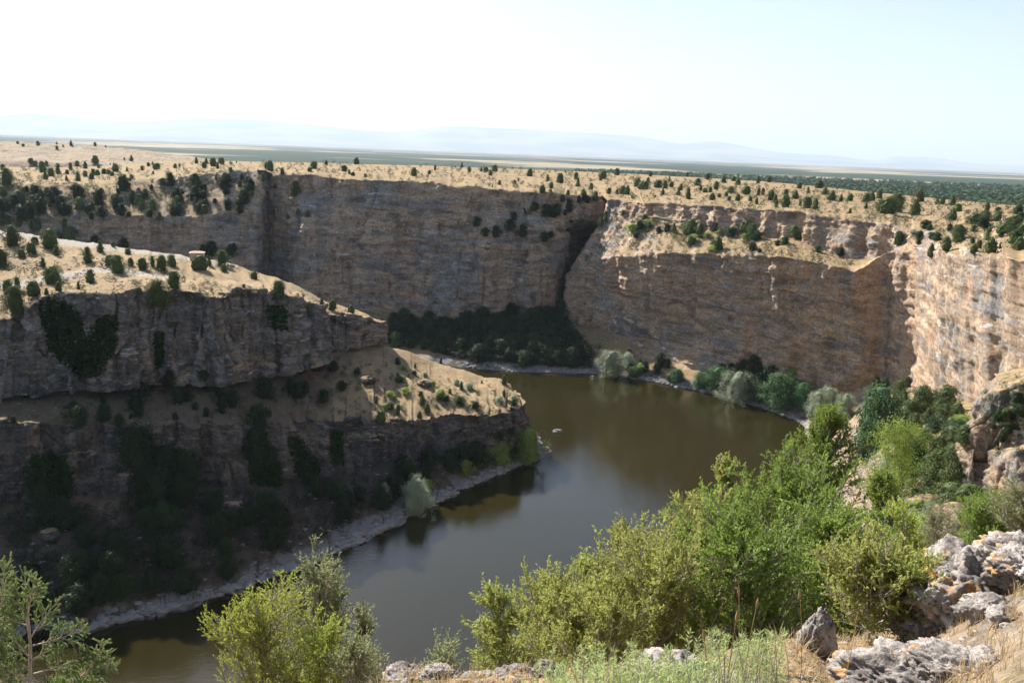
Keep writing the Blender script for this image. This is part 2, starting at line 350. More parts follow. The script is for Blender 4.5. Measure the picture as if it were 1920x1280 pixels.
def pale_top(Q):
    a = np.array([[p[0], p[1]] for p in L3([(0, 432, 299), (200, 459, 291), (400, 489, 288)])])
    d = np.full(len(Q), 1e9)
    for i in range(2):
        s, e = a[i], a[i+1]; v = e-s; t = np.clip(((Q[:, :2]-s)@v)/(v@v), 0, 1); d = np.minimum(d, np.linalg.norm(Q[:, :2]-s-t[:, None]*v, axis=1))
    b = np.array([[p[0], p[1]] for p in L3([(-50, 528, 232), (80, 525, 236), (170, 510, 250), (300, 512, 252)])])
    d2 = np.full(len(Q), 1e9)
    for i in range(3):
        s, e = b[i], b[i+1]; v = e-s; t = np.clip(((Q[:, :2]-s)@v)/(v@v), 0, 1); d2 = np.minimum(d2, np.linalg.norm(Q[:, :2]-s-t[:, None]*v, axis=1))
    return {'pale': np.clip(1.2-d/9, 0, 1)+np.clip(1.1-d2/5, 0, 1)}
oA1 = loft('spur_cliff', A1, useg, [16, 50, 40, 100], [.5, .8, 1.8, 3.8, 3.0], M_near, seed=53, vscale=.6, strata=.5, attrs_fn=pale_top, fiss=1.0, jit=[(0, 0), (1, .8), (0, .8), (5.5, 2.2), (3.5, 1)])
tag(oA1, kind='structure')
def att_shade_earth(Q): return {'pale': np.zeros(len(Q)), 'shade_earth': np.maximum(np.clip((17-Q[:, 2]+fbm(Q/9, 3, 5)*4)/4, 0, 1), .65*np.clip((-46-Q[:, 0]+fbm(Q/7, 4, 6)*16)/14, 0, 1))}  # mask: earthy ground painted darker on the talus and terrace in the spur's shade
A2 = []
A2.append(XL([(-300, 300, -4), (0, 300, -4), (150, 300, -4), (300, 300, -4), (450, 300, -4), (590, 305, -4), (700, 315, -4), (800, 318, -4), (900, 310, -4), (955, 305, -4), (985, 296, -4), (990, 300, -4)]))
A2.append(L3([(-300, 775, 192), (0, 745, 206), (150, 730, 216), (300, 718, 227), (450, 710, 239), (590, 668, 262), (700, 643, 286), (800, 670, 293), (900, 700, 287), (950, 718, 279), (972, 742, 271), (965, 730, 278)]))
A2.append(L3([(-300, 830, 172), (0, 792, 184), (150, 790, 192), (300, 790, 202), (450, 792, 214), (590, 790, 230), (700, 788, 238), (800, 784, 245), (900, 778, 252), (950, 772, 258), (977, 762, 264), (972, 745, 278)]))
A2.append(L3([(-300, 990, 168), (0, 950, 180), (150, 935, 185), (300, 925, 197), (450, 915, 205), (590, 898, 221), (700, 872, 233), (800, 855, 241), (900, 836, 250), (950, 822, 257), (980, 806, 265), (978, 775, 282)]))
A2.append(LZ([(-300, 1290, 3.2), (0, 1166, 3.2), (150, 1142, 3.2), (300, 1102, 3.2), (450, 1060, 3.2), (590, 1002, 3.2), (700, 955, 3.2), (780, 918, 3), (880, 880, 2.6), (955, 850, 2), (995, 832, 1.5), (985, 800, 1.5)]))
A2.append(LZ([(-300, 1330, 0), (0, 1202, 0), (150, 1187, 0), (300, 1152, 0), (450, 1107, 0), (590, 1055, 0), (700, 1008, 0), (795, 955, 0), (900, 905, 0), (985, 872, 0), (1028, 845, 0), (1010, 812, 0)]))
A2.append(LZ([(-300, 1370, -5), (0, 1235, -5), (155, 1220, -5), (310, 1185, -5), (460, 1140, -5), (605, 1088, -5), (725, 1040, -5), (825, 985, -5), (930, 935, -5), (1010, 895, -5), (1050, 855, -5), (1025, 800, -5)]))
pxA = [-200, 0, 150, 300, 450, 590, 700, 800, 900, 955, 985, 1015]
useg = [max(16, int((pxA[i+1]-pxA[i])/1.8)) for i in range(11)]
oA2 = loft('spur_terrace', A2, useg, [16, 50, 90, 90, 24, 8], [.3, 1.9, 3.0, 2.6, 1.6, 1.3, .8], M_terr, seed=71, vscale=.6, strata=.9, attrs_fn=att_shade_earth, fiss=.7, jit=[(0, 0), (0, .5), (3.5, 1.6), (3, 1), (1.5, .5), (2.0, 0), (1, 0)])
tag(oA2, kind='structure')

# ------------------------------------------------------------------ near bank (E) from the camera down to the river
pxE = [-500, 0, 400, 730, 1050, 1300, 1480, 1560, 1640, 1720, 1800, 1920, 2150, 2600]
E = {
 -500: [(2.2, 98), (3.2, 97.3), (10, 90), (30, 66), (50, 40), (80, 8), (90, -2), (110, -6), (130, -6)],
 0: [(2.2, 98), (3.2, 97.3), (10, 90), (30, 66), (60, 34), (88, 6), (100, -2), (115, -6), (130, -6)],
 400: [(2.2, 98), (3.5, 97.3), (10, 90), (30, 66), (60, 34), (88, 6), (100, -2), (115, -6), (130, -6)],
 730: [(2.2, 98), (4.1, 97.1), (10, 90), (30, 66), (60, 34), (88, 6), (100, -2), (115, -6), (135, -6)],
 1050: [(2.2, 98), (4.4, 97.0), (11, 90), (32, 66), (62, 35), (92, 8), (108, -2), (125, -6), (150, -6)],
 1300: [(2.2, 98), (4.8, 96.9), (12, 91), (36, 66), (72, 38), (110, 12), (140, -2), (160, -6), (190, -6)],
 1480: [(2.2, 98), (5.2, 96.8), (12, 92), (38, 72), (76, 48), (118, 25), (158, 6), (190, -3), (280, -5)],
 1560: [(2.2, 98), (5.6, 96.5), (12, 92.4), (38, 78), (74, 58), (112, 40), (155, 20), (205, 8), (288, 4)],
 1640: [(2.2, 98), (6.2, 96.2), (14, 91.5), (40, 80), (72, 65), (110, 51), (150, 38), (205, 26), (300, 15)],
 1720: [(2.2, 98), (6.8, 96.0), (15, 91.5), (40, 80.5), (72, 67), (110, 54), (150, 44), (205, 35), (290, 23)],
 1800: [(2.2, 98.1), (7.5, 95.9), (17, 91), (42, 81), (70, 69), (96, 60), (130, 54), (180, 45), (240, 33)],
 1920: [(2.2, 98.2), (8.5, 96.0), (20, 91), (44, 81), (68, 71), (90, 64), (120, 60), (160, 52), (200, 42)],
 2150: [(2.2, 98.4), (9, 96.6), (20, 93), (44, 85), (66, 78), (86, 72), (110, 66), (130, 60), (150, 55)],
 2600: [(2.2, 98.6), (9, 97.6), (20, 95), (40, 90), (60, 84), (76, 80), (90, 76), (100, 72), (110, 70)],
}
ER = [[XZ(px, *E[px][j]) for px in pxE] for j in range(9)]
back = [np.array([(px-960)/1557*14, -9.0, 98.7]) for px in pxE]
rowsE = [*ER[::-1], back]
useg = [40, 40, 40, 60, 60, 50, 50, 60, 60, 60, 60, 50, 40]
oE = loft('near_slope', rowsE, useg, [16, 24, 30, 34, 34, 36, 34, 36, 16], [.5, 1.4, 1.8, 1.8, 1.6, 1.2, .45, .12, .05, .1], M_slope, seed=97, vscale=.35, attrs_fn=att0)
tag(oE, kind='structure')

# rock outcrop with two buttresses
O = []
O.append(L3([(1875, 700, 135), (1870, 700, 132), (1885, 695, 130), (1900, 690, 128), (1925, 688, 126), (1960, 680, 124), (2010, 675, 122), (2100, 670, 120)]))
O.append(L3([(1838, 768, 112), (1828, 772, 105), (1840, 748, 102), (1856, 737, 101), (1884, 728, 100), (1922, 716, 99), (1985, 705, 98), (2060, 700, 96)]))
O.append(L3([(1818, 860, 110), (1806, 855, 101), (1822, 845, 98), (1842, 840, 98), (1866, 845, 97), (1920, 835, 95), (1985, 830, 93), (2060, 820, 92)]))
O.append(L3([(1812, 930, 108), (1799, 915, 99), (1812, 912, 96), (1840, 905, 96), (1862, 880, 93), (1895, 850, 90), (1960, 845, 89), (2060, 850, 88)]))
O.append(L3([(1808, 965, 107), (1797, 955, 98), (1815, 960, 95), (1838, 958, 95), (1850, 958, 91), (1895, 952, 87), (1960, 950, 85), (2060, 950, 84)]))
useg = [26, 26, 26, 26, 40, 40, 24]
oO = loft('rock_outcrop', O, useg, [20, 50, 34, 24], [.8, .9, 1.2, 1.2, .8], M_slope, seed=131, vscale=.3, strata=.4, attrs_fn=att0, fiss=1.6)
tag(oO, 'tall grey and orange limestone outcrop standing on the right slope below the sunlit wall', 'rock outcrop')

# ------------------------------------------------------------------ water, river bed, plain, mountains
t = NT('river_water'); g = t.pos(); P = g.outputs['Position']
rp = t.noise(t.scale(P, 1, 1.7, 1), .75, 4, .65); rp2 = t.step(t.noise(t.scale(P, 1, .5, 1), .035, 4, .6, dist=.8), .38, .66)
wc = t.mix(t.noise(P, .02, 2), (.015, .0128, .003), (.022, .018, .005))
wsh = t.bsdf(wc, t.math('ADD', .03, t.math('MULTIPLY', rp2, .07)), .5, normal=t.bump(t.math('ADD', t.math('MULTIPLY', rp, t.math('ADD', .35, t.math('MULTIPLY', rp2, 1.5))), t.math('MULTIPLY', t.noise(P, 3.2, 2, .6), .4)), .045, .6), IOR=1.55)
M_water = t.done(wsh)
def sheet(name, x0, x1, y0, y1, z, mat, nx=1, ny=1):
    xs = np.linspace(x0, x1, nx+1); ys = np.linspace(y0, y1, ny+1); X, Y = np.meshgrid(xs, ys)
    V = np.stack([X.ravel(), Y.ravel(), np.full(X.size, z)], 1); idx = np.arange(X.size).reshape(ny+1, nx+1)
    Fq = np.stack([idx[:-1, :-1], idx[:-1, 1:], idx[1:, 1:], idx[1:, :-1]], -1).reshape(-1, 4)
    return link(name, mesh_np(name, V, Fq, [mat], smooth=False))
tag(sheet('river', -420, 260, 60, 560, 0, M_water), kind='structure')
t = NT('river_bed_silt'); M_bed = t.done(t.bsdf((.05, .04, .02), .9))
tag(sheet('ground', -3000, 3000, -1500, 760, -7, M_bed), kind='structure')

t = NT('plain_fields'); g = t.pos(); P = g.outputs['Position']
n1 = t.noise(t.scale(P, .7, .6, 1), 1/1900, 4, .6); n2 = t.noise(P, 1/90, 4, .7); n3 = t.noise(t.scale(P, .5, 1.4, 1), 1/700, 3, .6)
sp = t.n('ShaderNodeSeparateXYZ'); t.set(sp.inputs[0], P)
fld = t.mix(t.step(n3, .42, .58), (.36, .28, .20), (.25, .22, .14))
frs = t.mix(n2, (.012, .026, .018), (.04, .06, .035))
fm = t.step(t.math('ADD', n1, t.math('MULTIPLY', t.math('SUBTRACT', n2, .5), .12)), .57, .50)
nearf = t.step(sp.outputs[1], 3300, 2900)
fm = t.math('MAXIMUM', fm, nearf)
M_plain = t.done(t.bsdf(t.mix(fm, fld, frs), .95, .05))
tag(sheet('plain', -70000, 70000, 560, 73000, 39.5, M_plain), kind='structure')

sky_px = [-500, -250, 0, 75, 180, 260, 350, 480, 560, 640, 740, 830, 900, 1000, 1130, 1200, 1270, 1335, 1400, 1480, 1560, 1640, 1680, 1760, 1830, 1920, 2150, 2500]
sky_py = [205, 214, 216, 211, 222, 226, 222, 223, 232, 240, 247, 237, 238, 242, 250, 255, 268, 264, 275, 287, 291, 300, 293, 296, 306, 310, 322, 335]
t = NT('mountain_slopes'); g = t.pos(); P = g.outputs['Position']
M_mount = t.done(t.bsdf(t.mix(t.step(t.noise(P, 1/4200, 5, .6), .4, .6), (.035, .055, .04), (.22, .17, .11)), .95, .05))
top = [W(a, b, 60000.) for a, b in zip(sky_px, sky_py)]
rows = []
for f, zf in ((1.12, .3), (1.0, 1.0), (.9, .55), (.8, .18), (.72, 0)):
    rows.append([np.array([p[0]*f, p[1]*f, 38+(p[2]-38)*zf]) for p in top])
oM = loft('mountains', rows, [12]*27, [6, 14, 12, 10], [0, 0, 0, 0, 0], M_mount, attrs_fn=att0)
V = np.zeros(len(oM.data.vertices)*3, np.float32); oM.data.vertices.foreach_get('co', V); V = V.reshape(-1, 3)
hh = np.clip((V[:, 2]-38)/1200, 0, 1); fade = hh*np.clip((61000-V[:, 1])/8000, 0, 1)
V[:, 2] += ridged(np.stack([V[:, 0]/7000, V[:, 1]/5200, V[:, 2]*0], 1).astype(float), 4, 5)*340*fade
V[:, 2] += fbm(np.stack([V[:, 0]/1800, V[:, 1]/1800, V[:, 2]*0], 1).astype(float), 3, 9)*28*hh
oM.data.vertices.foreach_set('co', V.ravel()); oM.data.update()
tag(oM, kind='structure')

# second, lower range of hills in front of the mountains on the left, and the hill behind the far plateau
H = []
hp = [(-400, 262), (-150, 262), (0, 266), (60, 268), (140, 271), (220, 277), (300, 287), (360, 294), (420, 301), (480, 306)]
H.append([XZ(a, 1500, 40) for a, b in hp])
H.append([W(a, b, 1150) for a, b in hp]); H.append([W(a, b+22, 900) for a, b in hp]); H.append([W(a, b+34, 790) for a, b in hp]); H.append([XZ(a, 740, 45) for a, b in hp])
M_hill = terrain_mat('far_hill_ground', orange=.3, grey=.7, dark=.5, s=.5, scrub=.55, grass=(.33, .26, .18), bump=.4)
oH = loft('far_hill', H, [80, 60, 30, 40, 40, 40, 30, 30, 30], [8, 40, 20, 8], [0, 7, 8, 4, 0], M_hill, seed=151, attrs_fn=att0)
tag(oH, kind='structure')

bpy.context.view_layer.update()
print('terrain', time.time()-T0)
# ------------------------------------------------------------------ foliage
def leaf_mat(name, dark, light, transl=.35, hue=.0, rough=.55):
    t = NT(name); g = t.pos(); a = t.attr('tint')
    n = t.noise(g.outputs['Position'], .8, 2)
    oi = t.n('ShaderNodeObjectInfo').outputs['Random']
    c = t.mix(t.math('ADD', t.math('MULTIPLY', a, .75), t.math('MULTIPLY', n, .25)), dark, light)
    hs = t.n('ShaderNodeHueSaturation'); t.set(hs.inputs['Hue'], t.math('ADD', t.math('MULTIPLY', oi, .03), .485)); t.set(hs.inputs['Value'], t.math('ADD', t.math('MULTIPLY', oi, .4), .8)); t.set(hs.inputs['Color'], c)
    c = hs.outputs[0]
    b = t.bsdf(c, rough, .3 if transl > .3 else .08)
    tr = t.n('ShaderNodeBsdfTranslucent'); t.set(tr.inputs[0], t.mix(.5, c, light))
    m = t.n('ShaderNodeMixShader'); m.inputs[0].default_value = transl; t.set(m.inputs[1], b); t.set(m.inputs[2], tr)
    return t.done(m.outputs[0])
def bark_mat(name, a=(.12, .10, .085), b=(.27, .25, .23)):
    t = NT(name); g = t.pos(); P = g.outputs['Position']
    n = t.noise(t.scale(P, 1, 1, .25), 14, 4, .7)
    return t.done(t.bsdf(t.mix(n, a, b), .9, .1, normal=t.bump(n, .02)))
L_jun = leaf_mat('juniper_foliage', (.032, .052, .018), (.125, .155, .055), .15)
L_jun_near = leaf_mat('juniper_sprays', (.16, .19, .04), (.43, .44, .13), .5)
L_jun_green = leaf_mat('green_juniper_sprays', (.10, .165, .026), (.27, .35, .075), .5)
L_yellow = leaf_mat('yellow_green_foliage', (.19, .26, .03), (.41, .46, .09), .5)
L_grey = leaf_mat('grey_green_foliage', (.14, .165, .075), (.34, .36, .18), .4)
L_willow = leaf_mat('willow_foliage', (.15, .18, .11), (.38, .43, .30), .35)
L_bright = leaf_mat('bright_leaf_foliage', (.15, .22, .04), (.36, .44, .12), .45)
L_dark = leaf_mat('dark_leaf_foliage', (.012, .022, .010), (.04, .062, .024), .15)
L_mid = leaf_mat('broad_leaf_foliage', (.05, .105, .045), (.13, .22, .095), .3)
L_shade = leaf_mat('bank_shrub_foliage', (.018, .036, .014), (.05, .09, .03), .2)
L_pop = leaf_mat('poplar_foliage', (.13, .19, .03), (.29, .35, .07), .45)
L_ivy = leaf_mat('ivy_foliage', (.010, .026, .006), (.028, .062, .014), .15)
L_needle = leaf_mat('spurge_needles', (.24, .31, .09), (.50, .56, .24), .4)
L_straw = leaf_mat('dry_grass_straw', (.42, .31, .15), (.62, .48, .27), .3)
M_bark = bark_mat('juniper_bark'); M_bark2 = bark_mat('grey_twig_bark', (.22, .18, .15), (.42, .38, .34))

def rdir(n, r=rng):
    v = r.normal(size=(n, 3)); return v/np.linalg.norm(v, axis=1, keepdims=True)
def norm(v): return v/(np.linalg.norm(v, axis=1, keepdims=True)+1e-9)
def cards(C, D, L, Wd, r=rng):
    """diamond leaf cards: centre C, long axis D, half length L, half width Wd"""
    S = norm(np.cross(D, rdir(len(C), r)))
    L = np.broadcast_to(L, (len(C),))[:, None]; Wd = np.broadcast_to(Wd, (len(C),))[:, None]
    V = np.stack([C-D*L, C+S*Wd-D*L*.15, C+D*L, C-S*Wd-D*L*.15], 1)
    return V.reshape(-1, 3)
def quads(n): return np.arange(n*4, dtype=np.int32)
def leaf_mesh(name, C, D, L, Wd, tint, mat, r=rng):
    V = cards(C, D, L, Wd, r)
    return mesh_np(name, V, quads(len(C)), [mat], attrs={'tint': np.repeat(tint, 4)})

def tube_mesh(name, segs, mat, sides=5):
    """segs: list of (points (k,3), radii (k,))"""
    VV = []; FF = []; off = 0
    for P, R in segs:
        P = np.asarray(P, float); k = len(P)
        T = np.gradient(P, axis=0); T = norm(T)
        a = np.array([.31, .2, .93]); U = norm(np.cross(T, a)); Vv = np.cross(T, U)
        an = np.linspace(0, 2*np.pi, sides, endpoint=False)
        ring = P[:, None]+(U[:, None]*np.cos(an)[None, :, None]+Vv[:, None]*np.sin(an)[None, :, None])*np.asarray(R)[:, None, None]
        VV.append(ring.reshape(-1, 3)); i = np.arange(k*sides).reshape(k, sides)+off
        FF.append(np.stack([i[:-1], np.roll(i[:-1], -1, 1), np.roll(i[1:], -1, 1), i[1:]], -1).reshape(-1, 4)); off += k*sides
    return mesh_np(name, np.concatenate(VV), np.concatenate(FF), [mat], smooth=True)

# --- unit crowns (height 1, base at z=0), made of leaf clumps around an uneven envelope
def envelope(kind, z):
    z = np.clip(z, 0, 1)
    if kind == 'cone': return .40*np.clip((1-z)**.7, 0, 1)*np.clip(z/.10, .55, 1)
    if kind == 'round': return .47*np.sqrt(np.clip(1-((z-.42)/.58)**2, 0, 1))
    if kind == 'column': return .25*np.clip(1-np.abs((z-.38)/.62)**2.1, 0, 1)**.6
    if kind == 'wide': return .62*np.sqrt(np.clip(1-((z-.36)/.64)**2, 0, 1))
    if kind == 'oval': return .39*np.clip(1-np.abs((z-.34)/.66)**2, 0, 1)**.62
    if kind == 'tree': return .42*np.sqrt(np.clip(1-((z-.60)/.41)**2, 0, 1))
    return .45*np.sqrt(np.clip(1-((z-.45)/.58)**2, 0, 1))
def crown(name, kind, nclump, nleaf, lsize, mat, seed, ragged=.25, csize=.10, up=.4, aspect=.45, zmin=.03):
    r = np.random.default_rng(seed)
    z = r.uniform(zmin, .95, nclump); th = r.uniform(0, 2*np.pi, nclump)
    lob = 1+ragged*np.sin(th*2+r.uniform(0, 6)+z*3)+ragged*.8*np.sin(th*3+r.uniform(0, 6)-z*7)*1.0
    rad = envelope(kind, z)*lob*r.uniform(.55, 1.05, nclump)**.6*(1+ragged*r.normal(size=nclump)*.35)
    Cc = np.stack([rad*np.cos(th), rad*np.sin(th), z], 1)
    out = norm(np.stack([np.cos(th), np.sin(th), np.full(nclump, up)], 1))
    ids = r.integers(0, nclump, nleaf)
    cs = csize*r.uniform(.6, 1.4, nclump)
    off = r.normal(size=(nleaf, 3))*cs[ids][:, None]*.55
    C = Cc[ids]+off; C[:, 2] = np.clip(C[:, 2], 0.0, 1.05)
    nrm_ = norm(out[ids]*.7+norm(off)*.8+rdir(nleaf, r)*.55)
    D = norm(np.cross(nrm_, rdir(nleaf, r))+out[ids]*.25)
    t0 = r.uniform(0, 1, nclump)
    tint = np.clip(t0[ids]*.65+r.uniform(0, .35, nleaf), 0, 1)
    L = lsize*r.uniform(.6, 1.3, nleaf)
    S_ = norm(np.cross(D, nrm_)); Lc = L[:, None]
    V = np.stack([C-D*Lc, C+S_*Lc*aspect-D*Lc*.15, C+D*Lc, C-S_*Lc*aspect-D*Lc*.15], 1).reshape(-1, 3)
    return mesh_np(name, V, quads(nleaf), [mat], attrs={'tint': np.repeat(tint, 4)})
def core(kind, ragged, seed, k=.80, nu=14, nv=10):
    r = np.random.default_rng(seed); z = .5-.47*np.cos(np.linspace(0, np.pi, nv)); th = np.linspace(0, 2*np.pi, nu, endpoint=False)
    Z, T = np.meshgrid(z, th, indexing='ij'); R = envelope(kind, Z)*k*(1+ragged*.6*np.sin(T*2+r.uniform(0, 6)+Z*3))*r.uniform(.8, 1.1, Z.shape)
    V = np.stack([R*np.cos(T), R*np.sin(T), Z], -1).reshape(-1, 3); V = np.concatenate([V, [[0, 0, .985]], [[0, 0, .02]]])
    i = np.arange(nv*nu).reshape(nv, nu); F4 = np.stack([i[:-1], np.roll(i[:-1], -1, 1), np.roll(i[1:], -1, 1), i[1:]], -1).reshape(-1, 4)
    a = nv*nu; top = np.stack([i[-1], np.roll(i[-1], -1), np.full(nu, a), np.full(nu, a)], -1)
    return V, F4, top
def add_core(me, kind, ragged, seed, k=.80):
    """a leafy hull under the outer sprays keeps a dense juniper dense"""
    V, F4, top = core(kind, ragged, seed, k)
    n0 = len(me.vertices); V0 = np.zeros(n0*3, np.float32); me.vertices.foreach_get('co', V0)
    t0 = np.zeros(n0, np.float32); me.attributes['tint'].data.foreach_get('value', t0)
    r = np.random.default_rng(seed)
    tri = np.stack([top[:, 0], top[:, 1], top[:, 2]], -1)
    F4s = np.concatenate([F4[:, [0, 1, 2]], F4[:, [0, 2, 3]], tri])
    q0 = np.arange(n0).reshape(-1, 4); Ft = np.concatenate([q0[:, [0, 1, 2]], q0[:, [0, 2, 3]], F4s+n0])
    mat = me.materials[0]; nm = me.name
    m2 = mesh_np(nm, np.concatenate([V0.reshape(-1, 3), V]), Ft, [mat], attrs={'tint': np.concatenate([t0, r.uniform(.15, .5, len(V))])}, nper=3)
    bpy.data.meshes.remove(me); m2.name = nm
    return m2
def small_trunk(name, h, rad, seed, limbs=4, mat=None):
    r = np.random.default_rng(seed); segs = []
    P = np.array([[0, 0, -.06], [r.normal()*.01, r.normal()*.01, h*.4], [r.normal()*.03, r.normal()*.03, h]]); segs.append((P, [rad*1.2, rad, rad*.4]))
    for i in range(limbs):
        a = r.uniform(0, 6.28); z = h*r.uniform(.25, .8); q = np.array([np.cos(a), np.sin(a), 0])
        segs.append((np.array([[0, 0, z], q*.12+[0, 0, z+.10], q*.27+[0, 0, z+.22]]), [rad*.55, rad*.4, rad*.12]))
    return tube_mesh(name, segs, mat or M_bark)

KINDS = ['cone', 'round', 'column', 'wide', 'oval']
SM = {}; MD = {}
for i, k in enumerate(KINDS):
    SM[k] = [add_core(crown('juniper_small', k, 60, 520, .055, L_jun, 100+i*7+j, .24, .11), k, .2, 500+i*7+j, .78) for j in range(2)]
    MD[k] = [add_core(crown('juniper_mid', k, 170, 5200, .024, L_jun, 200+i*7+j, .28, .085), k, .24, 600+i*7+j, .68) for j in range(2)]
TR = {
 'willow': [crown('willow_crown', 'round', 130, 9000, .021, L_willow, 301+j, .38, .10, aspect=.3) for j in range(2)],
 'bright': [crown('bright_crown', 'round', 110, 7000, .024, L_bright, 311+j, .38, .11) for j in range(2)],
 'green': [crown('green_crown', 'round', 110, 7500, .024, L_mid, 321+j, .18, .12, aspect=.6) for j in range(2)],
 'dark': [crown('dark_crown', 'oval', 80, 3200, .034, L_dark, 331+j, .3, .13) for j in range(3)],
 'poplar': [crown('poplar_crown', 'oval', 220, 17000, .0125, L_pop, 341+j, .4, .085, zmin=.05) for j in range(2)],
 'shadegreen': [crown('shade_green_crown', 'oval', 90, 4200, .03, L_shade, 351+j, .3, .12) for j in range(2)],
}
for k_, L_ in TR.items():
    if k_ != 'poplar': TR[k_] = [add_core(m_, {'dark': 'oval', 'shadegreen': 'oval'}.get(k_, 'round'), .25, 700+i_, .66) for i_, m_ in enumerate(L_)]
TRK = [small_trunk('small_trunk', .6, .03, 400+i) for i in range(3)]

# --- finding the ground
from mathutils.bvhtree import BVHTree
dg = bpy.context.evaluated_depsgraph_get()
TERR = {o.name: BVHTree.FromObject(o, dg) for o in (oB, oC, oA1, oA2, oE, oO, oH)}
def hit(px, py, only=None):
    d = Vector(ray(px, py)); d.normalize(); best = None
    for n, b in TERR.items():
        if only and n not in only: continue
        q, nn, ii, dist = b.ray_cast(Vector(CAM), d)
        if q is not None and (best is None or dist < best[2]): best = (q, nn, dist, n)
    if best is None: return None
    return best
def ground(x, y, names=('near_slope',), z0=300):
    best = None
    for n in names:
        q, nn, ii, dist = TERR[n].ray_cast(Vector((x, y, z0)), Vector((0, 0, -1)))
        if q is not None and (best is None or q.z > best): best = q.z
    return best

REG = []      # plants waiting for their label: (object, phrase, zone, group, x in the photo)
def plant(px, py, hpx, kind, zone, group, noun, cat, tier='auto', width=1.0, only=None, name=None, tree=None, rgt=None):
    h = hit(px, py, only)
    if h is None: return None
    q, nn, dist, nm = h
    if nm in ('far_hill',) and hpx > 40: return None
    H = max(.5, hpx/F*dist)
    if tier == 'auto': tier = 'mid' if hpx >= 26 else 'small'
    seed = int(px*13+py*7)
    sc = (H*width*random.uniform(.9, 1.1), H*width*random.uniform(.9, 1.1), H*1.04)
    z = q.z-.04*H
    if tree: me = TR[tree][seed % len(TR[tree])]
    elif tier == 'small': me = SM[kind][seed % 2]
    else: me = MD[kind][seed % 2]
    nmx = name or noun.replace(' ', '_')
    if tier == 'small' and not tree:
        o = link(nmx, me); o.location = (q.x, q.y, z); o.scale = sc; o.rotation_euler = (0, 0, random.uniform(0, 6.28))
    else:
        o = link(nmx, None); o.location = (q.x, q.y, z); o.scale = sc; o.rotation_euler = (0, 0, random.uniform(0, 6.28))
        o.empty_display_size = .1
        link('crown', me, o); link('trunk', TRK[seed % 3], o)
    REG.append([o, kind, zone, group, noun, cat, px, hpx])
    return o
ORD = ['', 'first', 'second', 'third', 'fourth', 'fifth', 'sixth', 'seventh', 'eighth', 'ninth', 'tenth', 'eleventh', 'twelfth', 'thirteenth', 'fourteenth', 'fifteenth', 'sixteenth', 'seventeenth', 'eighteenth', 'nineteenth', 'twentieth']
SHP = {'cone': 'pointed', 'round': 'round', 'column': 'narrow upright', 'wide': 'broad low', 'oval': 'egg-shaped'}
def flush_labels():
    key = {}
    for e in REG:
        sz = 'small' if e[7] < 14 else ('' if e[7] < 26 else 'large')
        k = (SHP.get(e[1], e[1]), sz, e[4], e[2]); key.setdefault(k, []).append(e)
    for (sh, sz, noun, zone), L in key.items():
        L.sort(key=lambda e: e[6]); n = len(L)
        desc = ' '.join(x for x in (sz, sh, noun) if x)
        for i, e in enumerate(L):
            if n == 1: lb = f'{desc} {zone}'
            elif n == 2: lb = f"{('left', 'right')[i]} one of two {desc}s {zone}"
            elif i == n-1: lb = f'rightmost {desc} {zone}'
            elif i == 0: lb = f'leftmost {desc} {zone}'
            else: lb = f'{ORD[i+1] if i < 20 else str(i+1)+{1: "st", 2: "nd", 3: "rd"}.get((i+1) % 10, "th")} {desc} from the left {zone}'
            tag(e[0], lb, e[5], e[3])

def rowof(lst, ox, oy, s, zonefn, group='junipers dotted over the plateau and slopes'):
    for it in lst:
        x, y, h = it[:3]; px, py, hp = ox+x/s, oy+y/s, h/s*.86
        w = it[4] if len(it) > 4 else None
        k = it[3] if len(it) > 3 else ('cone', 'round', 'oval', 'cone', 'oval', 'wide', 'round', 'column')[int(x*7+y*3) % 8]
        plant(px, py, hp*1.05, k, zonefn(px, py), group, 'juniper', 'juniper')
